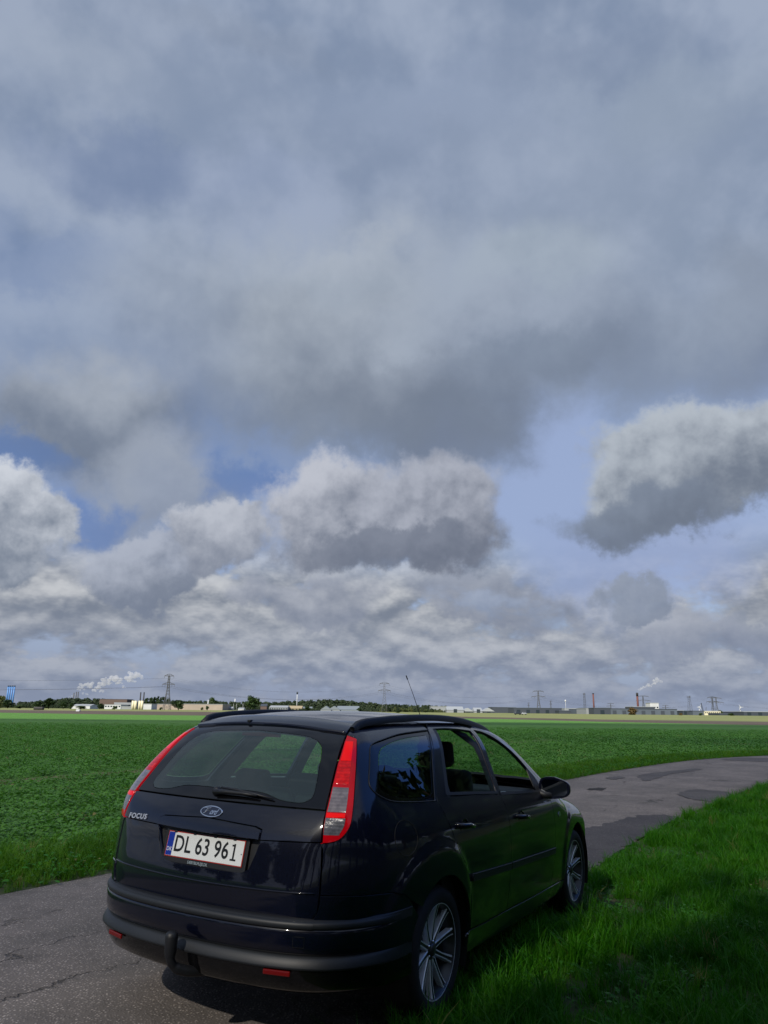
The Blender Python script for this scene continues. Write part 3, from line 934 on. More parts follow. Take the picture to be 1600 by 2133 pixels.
    obj_py('badge_lettering', *join_geo([(V, Fc), (V2, F2), (V3, F3)]), CHROME, bd, True)
    c1 = surf('rear', [(-.515, .944)], .001)[0]; n1 = body_n(np.array([c1]))[0]
    zax = Vector(n1); xax = Vector((1, 0, -.0)); xax = (xax - zax * xax.dot(zax)).normalized(); yax = zax.cross(xax)
    FM = Matrix(((xax.x, yax.x, zax.x, c1[0]), (xax.y, yax.y, zax.y, c1[1]), (xax.z, yax.z, zax.z, c1[2]), (0, 0, 0, 1)))
    text_obj('model_lettering', 'FOCUS', .036, BRIGHT, car, FM, .003, 1.28, spacing=1.12, bold=.0010)
    # rear wiper
    wa = surf('rear', [(-.02, 1.105), (.06, 1.108), (.16, 1.108), (.25, 1.104)], .022)
    tube('wiper_arm', [tuple(p) for p in wa], [.014, .011, .009, .006], BLACK_PL, car, 8)
    wb = surf('rear', [(.0, 1.125), (.1, 1.120), (.2, 1.111), (.34, 1.096)], .012)
    tube('wiper_blade', [tuple(p) for p in wb], [.005, .008, .008, .004], BLACK_PL, car, 6)
    V, Fc = lathe_geo([(0, .022), (.018, .02), (.024, .01), (.024, -.01)], 20, 'z')
    cw = surf('rear', [(-.022, 1.104)], .004)[0]
    obj_py('wiper_pivot', [(cw[0] + v[0], cw[1] - v[2] * .8, cw[2] + v[1]) for v in V], Fc, BLACK_PL, car, True)
    # washer nozzle and brake light over the glass
    cn = surf('top', [(-.115, -.45)])[0]
    box('washer_nozzle', (cn[0], cn[1] - .02, cn[2] + .002), (.022, .03, .014), BLACK_PL, car, .004)
    bl = surf('rear', [(0, 1.388)], -.03)[0]
    box('high_brake_light', (bl[0], bl[1], bl[2]), (.26, .02, .026), HIGH_RED, car, .004)
    # ---- tail lamps
    lo3 = curve(lamp_outer, 4); li3 = lamp_in
    lout = to_uv('corner', [(.585, -.452, 1.392)] + [tuple(p) for p in lo3[1:]] + li3)

    def seg(h0, h1, a0, a1):
        """piece of the lamp between heights, a = 0 inner edge .. 1 outer edge"""
        oz = [p[2] for p in lamp_outer][::-1]; ou = [(p[0] + p[1]) * R2_ for p in lamp_outer][::-1]
        iz = [p[2] for p in lamp_in]; iu = [(p[0] + p[1]) * R2_ for p in lamp_in]
        zs = np.linspace(h0, h1, 8)
        L = [(float(np.interp(z, iz, iu)) * (1 - a0) + float(np.interp(z, oz, ou)) * a0, float(z)) for z in zs]
        R = [(float(np.interp(z, iz, iu)) * (1 - a1) + float(np.interp(z, oz, ou)) * a1, float(z)) for z in zs]
        return L + R[::-1]
    for mir in (False, True):
        lamp = patch('tail_lamp', 'corner', lout, RED_LENS, car, step=.018, off=.003, rim=.02, mirror=mir)
        kw = dict(step=.012, inset=0, rim=.003, mirror=mir)
        patch('lamp_lens', 'corner', seg(1.285, 1.375, .10, .68), RED_LIT, lamp, off=.0045, **kw)
        patch('lamp_lens', 'corner', seg(1.180, 1.283, .08, .70), RED_FLUTED, lamp, off=.0045, **kw)
        patch('lamp_lens', 'corner', seg(1.060, 1.165, .05, .72), CLEAR_FLUTED, lamp, off=.0045, **kw)
        patch('lamp_lens', 'corner', seg(1.037, 1.055, .04, .72), RED_LIT, lamp, off=.0045, **kw)
        patch('lamp_lens', 'corner', seg(.960, 1.034, .03, .74) if False else
              [q for q in seg(.962, 1.034, .03, .76)], GREY_FLUTED, lamp, off=.0045, **kw)
    # ---- rear bumper: loft along a plan path
    right_path = [(.905, -.372), (.892, -.48), (.858, -.585), (.803, -.672), (.735, -.752), (.652, -.820), (.545, -.872), (.40, -.910), (.2, -.935), (0, -.942)]
    path = curve(right_path, 5)
    path = path + [(-x, y) for x, y in path[::-1][1:]]
    Pn = np.array(path); tg_ = np.gradient(Pn, axis=0); tg_ /= np.linalg.norm(tg_, axis=1, keepdims=True)
    nrm = np.stack([-tg_[:, 1], tg_[:, 0]], -1)
    nrm = np.where((nrm * Pn).sum(1, keepdims=True) < 0, -nrm, nrm)
    wgt = sstep((-.42 - Pn[:, 1]) / .40)      # full depth at the back, flush at the wheel arch

    XB = float(Pn[int(np.argmin(np.abs(Pn[:, 0] - .64))), 0])

    def loft(name, prof, mat, smooth=True, x0=-9, x1=9, flat=()):
        V, Fc = [], []; idx = [i for i in range(len(Pn)) if x0 <= Pn[i, 0] <= x1]
        for i in idx:
            for z, o_ in prof:
                o2 = o_ * wgt[i] + (0 if o_ > 0 else o_ * (1 - wgt[i]))
                sag = -.018 * (1 - (Pn[i, 0] / .9) ** 2) * 0
                V.append((Pn[i, 0] + nrm[i, 0] * o2, Pn[i, 1] + nrm[i, 1] * o2, z + sag))
        L = len(prof)
        for a_ in range(len(idx) - 1):
            for j in range(L - 1):
                Fc.append((a_ * L + j, (a_ + 1) * L + j, (a_ + 1) * L + j + 1, a_ * L + j + 1))
        ob = obj_py(name, V, Fc, mat, car, smooth)
        return ob
    loft('rear_bumper', [(.568, .041), (.562, .050), (.55, .052), (.50, .050), (.47, .044), (.462, .036), (.455, .030), (.45, .012)], PAINT)
    loft('bumper_ledge', [(.600, -.03), (.607, .0), (.607, .024), (.603, .036), (.596, .043)], BLACK_PL)
    loft('bumper_rub_strip', [(.598, .040), (.596, .050), (.588, .057), (.575, .058), (.566, .054), (.564, .044)], VALANCE, x0=-XB - 1e-4, x1=XB + 1e-4)
    for x0, x1 in ((XB - 1e-4, 9), (-9, -XB + 1e-4)):
        loft('bumper_corner_strip', [(.598, .038), (.596, .047), (.588, .053), (.575, .054), (.566, .050), (.564, .042)], VALANCE, x0=x0, x1=x1)
    loft('bumper_valance', [(.456, .018), (.452, .032), (.442, .044), (.412, .059), (.404, .059), (.400, .052)], VALANCE)
    loft('bumper_underside', [(.404, .050), (.36, .035), (.31, .005), (.28, -.05), (.27, -.12)], BLACK_GL)
    # bumper corner between tailgate and seam
    bc = to_uv('corner', [tuple(p) for p in surf('rear', [(.667, .704)])]) + uvc([(-.74, .701), (-.65, .697), (-.521, .689), (-.42, .660), (-.385, .636)]) + uvc([(y, z) for y, z in arc(0, RA + .006, 120, 180) if z < .63 and y < -.29] + [(-.372, .34), (-.45, .33)]) + uvc([(-.58, .50), (-.66, .580)]) + to_uv('corner', [tuple(p) for p in surf('rear', [(.70, .598), (.64, .597), (.658, .630), (.666, .67)])])
    patch('bumper_corner', 'corner', bc, PAINT, car, step=.02, both=True, inset=.001, off=.003)
    for sgn in (1, -1):
        for x_, w_ in ((.50, .13),):
            i = int(np.argmin(np.abs(Pn[:, 0] - x_)))
            rot = Matrix.Rotation(math.atan2(-nrm[i, 0], -nrm[i, 1]) * (1 if sgn > 0 else -1), 3, 'Z')
            rot = Matrix.Rotation(math.radians(15) * sgn, 3, 'Z')
            box('bumper_reflector', (sgn * (x_ + nrm[i, 0] * .046), Pn[i, 1] + nrm[i, 1] * .046 - .004, .385), (w_, .010, .022), RED_REFLECTOR, car, .005, rot)
    # tow eye cover outline and parking sensor
    tow = [(.575, .535), (.625, .535), (.625, .492), (.575, .492)]
    i = int(np.argmin(np.abs(Pn[:, 0] - .59)))
    ty = Pn[i, 1] - .052
    tube('tow_eye_cover_seam', [(x, ty + (x - .6) * .35, z) for x, z in tow + tow[:1]], .0012, SEAM, car, 4)
    # tow bar with ball
    tube('tow_bar', curve([(.10, -.80, .30), (.04, -.96, .315), (.0, -1.03, .34), (-.012, -1.06, .38), (-.015, -1.06, .44)], 5), [.024] * 11 + [.02] * 10, BLACK_PL, car, 12)
    V, Fc = lathe_geo([(.023, -.075), (.028, -.05), (.030, .012), (.027, .028), (.017, .036), (.001, .038)], 24, 'z')
    obj_py('tow_ball_cap', [(v[0] - .016, v[1] - 1.06, v[2] + .462) for v in V], Fc, BLACK_PL, car, True)
    box('tow_bar_housing', (.05, -.80, .30), (.16, .14, .07), SEAM, car, .02)
    # ---- roof rails
    for sgn in (1, -1):
        ky = [-.405, -.385, -.34, -.2, -.073, .15, .364, .663, 1.026, 1.25, 1.368, 1.50, 1.56]
        kz = [1.446, 1.464, 1.480, 1.497, 1.506, 1.516, 1.521, 1.519, 1.499, 1.474, 1.457, 1.428, 1.408]
        V, Fc = [], []
        prof = [(-.016, -.026), (-.017, -.006), (-.011, .0), (.009, .0), (.016, -.007), (.018, -.026)]
        ky2 = np.linspace(-.405, 1.56, 44); kz2 = cr(ky, kz)(ky2)
        for y_, z_ in zip(ky2, kz2):
            x_ = .575 - (.042 * ((.5 - y_) / .9) ** 2 if y_ < .5 else .02 * (y_ - .5) ** 2)
            fl_ = min(1.0, (y_ + .46) / .06, (1.58 - y_) / .2)
            for a_, b_ in prof:
                V.append(((x_ + a_) * sgn, y_, z_ + b_ * (1 if b_ > -.02 else 1.5)))
        L = len(prof)
        for i in range(len(ky2) - 1):
            for j in range(L - 1):
                q = (i * L + j, (i + 1) * L + j, (i + 1) * L + j + 1, i * L + j + 1)
                Fc.append(q if sgn < 0 else q[::-1])
        Fc.append(tuple(range(L))); Fc.append(tuple(range((len(ky2) - 1) * L, len(ky2) * L)))
        obj_py('roof_rail', V, Fc, BLACK_PL, car, True)
    # antenna
    tube('antenna', [(0, 1.50, 1.50), (0, 1.37, 1.658), (0, 1.25, 1.79)], [.0030, .0022, .0018], BLACK_PL, car, 6)
    tube('antenna_tip', [(0, 1.262, 1.776), (0, 1.238, 1.802)], .0045, BLACK_PL, car, 6)
    V, Fc = lathe_geo([(.024, -.02), (.02, .004), (.008, .016), (.006, .03)], 16, 'z')
    obj_py('antenna_base', [(v[0], v[1] * 1.6 + 1.505, v[2] + 1.470) for v in V], Fc, BLACK_PL, car, True)
    # ---- mirrors
    for sgn in (1, -1):
        mr = bpy.data.objects.new('door_mirror', None); link(mr, car)
        bm = bmesh.new()
        r = bmesh.ops.create_uvsphere(bm, u_segments=28, v_segments=18, radius=1.0)
        for v in bm.verts:
            x, y, z = v.co
            sup = lambda q, e: math.copysign(abs(q) ** e, q)
            x2, z2 = sup(x, .62) * .118, sup(z, .62) * .078
            y2 = y * .075 if y > 0 else max(y, -.12) * .075
            if x2 > 0: z2 *= 1 - .20 * (x2 / .12)
            if z2 > 0 and x2 > 0: z2 *= 1 - .18 * (x2 / .12)
            v.co = Vector(((x2 + .975) * sgn, y2 + 1.80 + .02 * x2, z2 + 1.020))
        if sgn < 0: bmesh.ops.reverse_faces(bm, faces=bm.faces)
        obj_bm('mirror_housing', bm, PAINT, mr, True)
        V = []
        for k in range(28):
            t_ = 2 * math.pi * k / 28
            sup = lambda q, e: math.copysign(abs(q) ** e, q)
            V.append(((.975 + sup(math.cos(t_), .5) * .098) * sgn, 1.789, 1.020 + sup(math.sin(t_), .5) * (.060 if math.cos(t_) < .2 else .052)))
        obj_py('mirror_glass', V, [tuple(range(28)) if sgn < 0 else tuple(range(27, -1, -1))], MIRROR, mr)
        tube('mirror_arm', [(.84 * sgn, 1.77, .985), (.90 * sgn, 1.79, .965), (.95 * sgn, 1.80, .965)], [.03, .026, .022], BLACK_PL, mr, 10)
    # ---- wheels
    build_wheels()
    # ---- arch liners and underbody
    for sgn in (1, -1):
        for cy in (0, 2.64):
            V, Fc = lathe_geo([(.372, .885), (.376, .60)], 30, 'x', (math.radians(-25), math.radians(205)))
            V = [(v[0] * sgn, v[1] + cy, v[2] + .325) for v in V]
            o_ = len(V); V += [(.60 * sgn, cy, .325)]
            for k in range(30): Fc.append((k * 2 + 1, (k + 1) * 2 + 1, o_))
            obj_py('wheel_arch_liner', V, Fc, SEAM, car, True)
    box('underbody', (0, 1.40, .27), (1.18, 3.6, .10), SEAM, car, .02)
    box('underbody', (0, 1.32, .25), (1.70, 1.80, .06), SEAM, car, .02)
    # ---- front end
    fb = [(0, .70), (.45, .70), (.62, .66), (.66, .45), (.66, .25), (0, .22), (-.66, .25), (-.66, .45), (-.62, .66), (-.45, .70)]
    patch('front_bumper', 'front', fb, PAINT, car, step=.05, off=.012)
    patch('front_grille', 'front', [(-.4, .74), (.4, .74), (.38, .705), (-.38, .705)], BLACK_PL, car, step=.05)
    fcn = uvf([(3.02, .50), (3.10, .62), (3.12, .70)]) + to_uv('fcorner', [(.62, 3.30, .70), (.62, 3.30, .66), (.66, 3.30, .45), (.66, 3.28, .25)]) + uvf([(3.05, .26), (2.99, .36)])
    patch('front_bumper_corner', 'fcorner', fcn, PAINT, car, step=.04, both=True)
    hl = uvf([(3.13, .71), (3.02, .80), (2.96, .83)]) + to_uv('fcorner', [(.62, 3.22, .80), (.46, 3.34, .735), (.60, 3.31, .705)])
    patch('headlight', 'fcorner', hl, CLEAR_FLUTED, car, step=.03, both=True)
    # ---- interior
    build_interior()


def uvf(l):
    P = surf('side', l); return [(float((-p[0] + p[1]) * R2_), float(p[2])) for p in P]


PLATE_WHITE = material('plate_white', (0.78, 0.81, 0.81), rough=0.35)
PLATE_RED = material('plate_red_edge', (0.42, 0.03, 0.02), rough=0.35)
PLATE_BLUE = material('plate_blue_band', (0.004, 0.03, 0.32), rough=0.35)
PLATE_INK = material('plate_ink', (0.006, 0.007, 0.008), rough=0.4)
DEALER_INK = material('dealer_grey_print', (0.28, 0.34, 0.38), rough=0.5)
BADGE_BLUE = material('badge_navy', (0.004, 0.008, 0.03), rough=0.2, coat=1.0)
HIGH_RED = material('high_brake_red', (0.12, 0.004, 0.004), rough=0.3)
BRIGHT = material('satin_silver_letters', (0.62, 0.63, 0.66), rough=0.35, metal=0.6)
MIRROR = material('mirror_glass', (0.8, 0.85, 0.9), rough=0.02, metal=1.0)


def build_wheels():
    for sgn, cy in ((1, 0), (1, 2.64), (-1, 0), (-1, 2.64)):
        # wheel empty, parts beneath
        M_ = Matrix.Translation((0, cy, .318))
        def put(name, V, Fc, mat, par, smooth=True, **kw):
            V = [(v[0] * sgn, v[1] + cy, v[2] + .318) for v in V]
            if sgn < 0: Fc = [tuple(reversed(f)) for f in Fc]
            return obj_py(name, V, Fc, mat, par, smooth, **kw)
        w = bpy.data.objects.new('wheel', None); link(w, car)
        prof = [(.224, .868), (.235, .878), (.26, .884), (.285, .880), (.303, .868), (.313, .850), (.3165, .83), (.318, .80), (.318, .765)]
        prof = prof + [(.318, .73), (.313, .69), (.29, .665), (.25, .66), (.222, .67)]
        V, Fc = lathe_geo(prof[::-1], 72)
        put('tyre', V, Fc, RUBBER, w)
        lip = [(.190, .70), (.200, .80), (.212, .845), (.221, .860), (.2245, .872), (.2285, .873), (.230, .866)]
        V, Fc = lathe_geo(lip[::-1], 72)
        put('rim', V, Fc, None, w, mats=[RIM_DARK, SILVER], midx=[1 if (q % 6) < 2 else 0 for q in range(len(Fc))])
        V, Fc = lathe_geo([(.0, .79), (.13, .79), (.135, .785), (.135, .77)], 48)
        put('brake_disc', V, [f[::-1] for f in Fc], DISC, w)
        # spokes
        ns = 10
        for k in range(ns):
            an = 2 * math.pi * (k + .35) / ns
            ca, sa = math.cos(an), math.sin(an)
            rs = [.042, .075, .12, .165, .205, .2215]
            xs = [.836, .838, .842, .848, .857, .862]
            ws = [.016, .0145, .013, .0140, .0165, .020]
            V, Fc, mi = [], [], []
            prf = [(-1.25, -.030), (-1.0, -.003), (-.86, .0), (-.50, .0), (-.40, -.004), (.40, -.004), (.50, .0), (.86, .0), (1.0, -.003), (1.25, -.030)]
            for r_, x_, w_ in zip(rs, xs, ws):
                for a_, b_ in prf:
                    t_ = a_ * w_
                    V.append((x_ + b_, r_ * ca - t_ * sa, r_ * sa + t_ * ca))
            L = len(prf)
            for i in range(len(rs) - 1):
                for j in range(L - 1):
                    Fc.append((i * L + j, i * L + j + 1, (i + 1) * L + j + 1, (i + 1) * L + j))
                    mi.append(1 if j in (0, 8) else 0 if j in (3, 4, 5) else 0)
            mi = [0 if (q % (L - 1)) in (1, 2, 6, 7, 0, 8) else 1 for q in range(len(Fc))]
            put('spoke', V, Fc, None, w, False, mats=[SILVER, RIM_DARK], midx=mi)
        V, Fc = lathe_geo([(.052, .80), (.050, .834), (.040, .840), (.032, .841), (.030, .846), (.024, .850), (.0, .851)], 32)
        put('hub', V, [f[::-1] for f in Fc], RIM_DARK, w)
        for k in range(5):
            an = 2 * math.pi * k / 5
            V, Fc = lathe_geo([(.0, .846), (.007, .845), (.008, .835)], 8)
            put('wheel_nut', [(v[0] - .004, v[1] + .040 * math.cos(an), v[2] + .040 * math.sin(an)) for v in V], [f[::-1] for f in Fc], CHROME, w)


def build_interior():
    box('cabin_floor', (0, 1.05, .36), (1.40, 2.6, .05), TRIM, car, .01)
    # dashboard
    bm = bmesh.new()
    box_bm(bm, (0, 2.0, .80), (1.46, .50, .34), .08, None, 3)
    box_bm(bm, (-.36, 1.80, .97), (.40, .20, .09), .04, None, 3)
    obj_bm('dashboard', bm, TRIM, car, True)
    for x_, y_ in ((.60, 1.74), (.12, 1.735), (-.05, 1.735), (-.62, 1.74)):
        V, Fc = [], []
        pts = [(x_ + .055 * math.cos(t), y_, .93 + .038 * math.sin(t)) for t in np.linspace(0, 2 * math.pi, 25)]
        tube('air_vent_ring', pts, .004, CHROME, car, 5)
    pts = [(-.36 + .185 * math.cos(t), 1.52 + .07 * math.sin(t), .93 + .17 * math.sin(t)) for t in np.linspace(0, 2 * math.pi, 33)]
    sw = tube('steering_wheel', pts, .014, TRIM, car, 8)
    tube('steering_column', [(-.36, 1.54, .93), (-.36, 1.85, .86)], [.05, .04], TRIM, sw, 10)
    for k in (0, 120, 240):
        t = math.radians(k + 90)
        tube('steering_spoke', [(-.36, 1.53, .93), (-.36 + .18 * math.cos(t), 1.52 + .068 * math.sin(t), .93 + .165 * math.sin(t))], .014, TRIM, sw, 6)
    # front seats, rear bench
    def seat(x_, y_, w_, hr=True):
        s = bpy.data.objects.new('front_seat', None); link(s, car)
        lean = Matrix.Rotation(math.radians(14), 3, 'X')
        box('seat_cushion', (x_, y_ + .28, .55), (w_, .50, .16), FABRIC, s, .05, None, 3, True)
        box('seat_backrest', (x_, y_ + .02, .86), (w_, .13, .60), FABRIC, s, .055, lean, 3, True)
        box('seat_headrest', (x_, y_ - .075, 1.255), (.26, .09, .17), FABRIC, s, .04, lean, 3, True)
        for q in (-.06, .06):
            tube('headrest_post', [(x_ + q, y_ - .04, 1.10), (x_ + q, y_ - .07, 1.19)], .006, CHROME, s, 6)
    seat(.37, 1.08, .50); seat(-.37, 1.08, .50)
    s = bpy.data.objects.new('rear_bench', None); link(s, car)
    box('bench_cushion', (0, .36, .55), (1.36, .50, .16), FABRIC, s, .05, None, 3, True)
    lean = Matrix.Rotation(math.radians(16), 3, 'X')
    for x_, w_ in ((-.38, .60), (.30, .76)):
        box('bench_backrest', (x_, .05, .80), (w_ - .02, .12, .52), FABRIC, s, .05, lean, 3, True)
    for x_ in (-.42, .42, 0):
        box('bench_headrest', (x_, -.015, 1.085), (.24, .09, .13), FABRIC, s, .035, lean, 3, True)
    box('cargo_cover', (0, -.40, .93), (1.16, .66, .02), TRIM, car, .006)
    box('cargo_floor', (0, -.40, .55), (1.10, .80, .04), TRIM, car, .006)
    # door inner trims and pillars seen through the glass
    for sgn in (1, -1):
        V, Fc = [], []
        ys_ = np.linspace(.1, 1.95, 14)
        for y_ in ys_:
            for z_ in (.40, .70, .96):
                x_ = float(surf('side', [(y_, z_)], -.075)[0][0]) * sgn
                V.append((x_, y_, z_))
        for i in range(13):
            for j in range(2): Fc.append((i * 3 + j, i * 3 + j + 1, (i + 1) * 3 + j + 1, (i + 1) * 3 + j))
        obj_py('door_inner_trim', V, Fc, TRIM, car, True)
    for sgn in (False, True):
        patch('pillar_trim', 'side', [(.20, 1.06), (.46, 1.44), (.32, 1.44), (.02, 1.06)], TRIM, car, off=-.05, inset=0, rim=0, mirror=sgn, step=.06)
        patch('pillar_trim', 'side', [(.93, .99), (1.05, .99), (1.10, 1.40), (1.0, 1.43), (.96, 1.2)], TRIM, car, off=-.05, inset=0, rim=0, mirror=sgn, step=.06)
        patch('pillar_trim', 'corner', [(float((x_ + y_) * R2_), z_) for x_, y_, z_ in ((.50, -.44, 1.36), (.62, -.30, 1.36), (.72, -.46, 1.10), (.64, -.70, 1.10))], TRIM, car, off=-.06, inset=0, rim=0, mirror=sgn, step=.06)
    hl = [(.50, -.33), (.52, .3), (.52, .9), (.50, 1.40), (.3, 1.50), (-.3, 1.50), (-.50, 1.40), (-.52, .9), (-.52, .3), (-.50, -.33)]
    patch('headliner', 'top', hl, TRIM, car, off=-.045, inset=0, rim=0, step=.12)


build_car()

# ------------------------------------------------------------------ ground heights
def gz(x, y):
    x = np.asarray(x, float); y = np.asarray(y, float)
    xc = .873 * (x + .46) - .488 * (y - 4.88); yc = .488 * (x + .46) + .873 * (y - 4.88)
    h = .016 - .0195 * (xc - .86) - .0102 * yc
    w = np.exp(-((xc) ** 2 + (yc - 1.3) ** 2) / 5.0 ** 2)
    return h * w


LE = [(-26, -30), (-12.2, -7.2), (-8.0, -.6), (-5.2, 3.55), (-3.131, 6.859), (-2.498, 7.852), (-1.2, 9.95), (.9, 13.3), (4.226, 18.766), (6.904, 22.699), (10.943, 27.66), (15.085, 30.98), (22, 34.4), (34, 37.6), (60, 41), (110, 44)]
RE = [(-22.6, -31.5), (-8.9, -9.2), (-4.75, -2.9), (-2.0, 1.2), (.127, 4.522), (.537, 5.584), (1.114, 6.715), (1.992, 8.194), (3.208, 10.343), (5.117, 13.328), (9.018, 18.672), (12.6, 22.3), (17.5, 25.8), (27, 30), (58, 34.6), (110, 37)]


def mono_line(pts, n=8):
    return np.array(curve(pts, n))


def resample(P, m):
    s = np.concatenate([[0], np.cumsum(np.linalg.norm(np.diff(P, axis=0), axis=1))]); t = np.linspace(0, s[-1], m)
    return np.stack([np.interp(t, s, P[:, 0]), np.interp(t, s, P[:, 1])], -1)


LEc = mono_line(LE); REc = mono_line(RE)
# same parameter on both edges
n_road = len(LEc)
assert len(LEc) == len(REc)


def asphalt(name, c0, c1, crack=True):
    def fn(g, b, tc):
        pos = tc
        grit = g.noise(pos, 60.0, 3, 0.75)
        vor = g.n('ShaderNodeTexVoronoi'); vor.inputs['Scale'].default_value = 62.0; g.put(vor.inputs['Vector'], pos)
        stone = g.sm(vor.outputs['Distance'], 0.52, 0.18)
        vr = g.sep(vor.outputs['Color'])[0]
        big = g.noise(pos, 0.8, 6, 0.65)
        mid = g.noise(pos, 4.0, 6, 0.7)
        col = g.mix(g.sm(big, 0.3, 0.7), c0, c1)
        col = g.mix(g.m('MULTIPLY', g.sm(mid, 0.45, 0.75), 0.45), col, tuple(q * .55 for q in c0[:3]) + (1,))
        k = g.lr(g.m('MULTIPLY', stone, g.m('POWER', vr, 2.2)), 0, 1, 0.66, 2.1)
        col = g.mix(1.0, col, g.xyz(k, k, k), 'MULTIPLY')
        h = g.m('ADD', g.m('MULTIPLY', stone, 0.5), g.m('MULTIPLY', grit, 0.6))
        if crack:
            # long cracks that run roughly along the road
            r = g.n('ShaderNodeVectorRotate', rotation_type='Z_AXIS'); r.inputs['Angle'].default_value = math.radians(-58)
            g.put(r.inputs[0], pos)
            q = g.v('MULTIPLY', r.outputs[0], (0.13, 1.15, 1.0))
            wq = g.v('ADD', q, g.v('SCALE', g.v('SUBTRACT', g.noise(pos, 2.2, 5, 0.65, color=True), (.5, .5, .5)), 0.55))
            v2 = g.n('ShaderNodeTexVoronoi', feature='DISTANCE_TO_EDGE'); v2.inputs['Scale'].default_value = 0.62; g.put(v2.inputs['Vector'], wq)
            gate = g.sm(g.noise(pos, 0.5, 3, 0.5), 0.49, 0.60)
            cr_ = g.m('MULTIPLY', g.sm(v2.outputs['Distance'], 0.011, 0.002), gate)
            col = g.mix(g.m('MULTIPLY', cr_, 0.65), col, (0.012, 0.011, 0.010, 1))
            h = g.m('SUBTRACT', h, g.m('MULTIPLY', cr_, 2.0))
        g.put(b.inputs['Base Color'], col)
        bn = g.n('ShaderNodeBump'); bn.inputs['Strength'].default_value = 0.7; bn.inputs['Distance'].default_value = 0.006
        g.put(bn.inputs['Height'], h); g.put(b.inputs['Normal'], bn.outputs[0])
    return material(name, c0, rough=0.85, spec=0.3, fn=fn)


ROAD = asphalt('old_asphalt', (0.185, 0.165, 0.150, 1), (0.29, 0.252, 0.228, 1))
ROAD_MID = asphalt('worn_patch_asphalt', (0.11, 0.10, 0.097, 1), (0.15, 0.137, 0.13, 1), False)
ROAD_DARK = asphalt('patch_asphalt', (0.080, 0.074, 0.076, 1), (0.11, 0.10, 0.10, 1), False)


def soil_fn(g, b, tc):
    n1 = g.noise(tc, 1.5, 6, 0.6); n2 = g.noise(tc, 25.0, 4, 0.6)
    c = g.mix(g.sm(n1, 0.3, 0.7), (0.030, 0.045, 0.010, 1), (0.065, 0.060, 0.022, 1))
    g.put(b.inputs['Base Color'], g.mix(g.sm(n2, 0.4, 0.7), c, (0.02, 0.05, 0.01, 1)))


SOIL = material('verge_soil', (0.03, 0.03, 0.015), rough=0.95, fn=soil_fn)


def crop_fn(g, b, tc):
    x, y, z = g.sep(tc)
    dist = g.m('SQRT', g.m('ADD', g.m('MULTIPLY', x, x), g.m('MULTIPLY', y, y)))
    n1 = g.noise(tc, 0.05, 5, 0.6); n2 = g.noise(tc, 0.45, 6, 0.65); n3 = g.noise(tc, 9.0, 4, 0.7)
    c = g.mix(g.sm(n2, 0.30, 0.70), (0.092, 0.225, 0.035, 1), (0.12, 0.27, 0.046, 1))
    c = g.mix(g.m('MULTIPLY', g.sm(n1, 0.45, 0.7), 0.5), c, (0.075, 0.21, 0.045, 1))
    leaf = g.sm(n3, 0.36, 0.60)
    c = g.mix(leaf, (0.052, 0.135, 0.024, 1), c)
    # bare streaks where the crop is thin
    st = g.noise(g.v('MULTIPLY', tc, (0.10, 0.55, 1.0)), 1.0, 5, 0.6)
    bare = g.m('MULTIPLY', g.sm(st, 0.60, 0.70), g.sm(n3, 0.35, 0.55))
    c = g.mix(g.m('MULTIPLY', bare, 0.55), c, (0.16, 0.14, 0.07, 1))
    # bare wheel track parallel to the road
    pd = g.m('ABSOLUTE', g.m('ADD', g.m('ADD', g.m('MULTIPLY', x, .846), 16.35), g.m('ADD', g.m('MULTIPLY', y, -.533), g.m('MULTIPLY', g.m('SUBTRACT', n2, .5), 1.2))))
    c = g.mix(g.m('MULTIPLY', g.sm(pd, .75, .25), g.sm(y, 60.0, 30.0)), c, (0.17, 0.145, 0.075, 1))
    g.put(b.inputs['Base Color'], c)
    bn = g.n('ShaderNodeBump'); bn.inputs['Strength'].default_value = 0.6; bn.inputs['Distance'].default_value = 0.08
    g.put(bn.inputs['Height'], n3); g.put(b.inputs['Normal'], bn.outputs[0])


CROP = material('leafy_crop', (0.05, 0.16, 0.04), rough=0.8, spec=0.2, fn=crop_fn)
PLOUGH = material('ploughed_soil', (0.075, 0.055, 0.040), rough=0.95, var=(0.08, 0.35), bump=(2.0, 0.6, 0.15))


def pasture_fn(g, b, tc):
    n1 = g.noise(g.v('MULTIPLY', tc, (0.02, 0.08, 1.0)), 1.0, 5, 0.6); n2 = g.noise(tc, 0.6, 4, 0.6)
    c = g.mix(g.sm(n1, 0.35, 0.65), (0.10, 0.14, 0.035, 1), (0.26, 0.23, 0.09, 1))
    g.put(b.inputs['Base Color'], g.mix(g.sm(n2, 0.3, 0.7), c, (0.16, 0.19, 0.055, 1)))


PASTURE = material('dry_pasture', (0.15, 0.17, 0.05), rough=0.95, fn=pasture_fn)
FARLAND = material('far_land', (0.07, 0.10, 0.04), rough=0.95, var=(0.01, 0.4))


def sheet(name, poly, z, mat, kind='structure', step=None):
    V = [(p[0], p[1], z) for p in poly]
    bm = bmesh.new(); vs = [bm.verts.new(v) for v in V]
    f = bm.faces.new(vs)
    if f.normal.z < 0: bmesh.ops.reverse_faces(bm, faces=[f])
    f.normal_update()
    if f.normal.z < 0: f.normal_flip()
    bmesh.ops.triangulate(bm, faces=bm.faces[:])
    return tag(obj_bm(name, bm, mat), kind=kind)


sheet('ground', [(-9000, -3000), (9000, -3000), (9000, 14000), (-9000, 14000)], -.30, FARLAND)

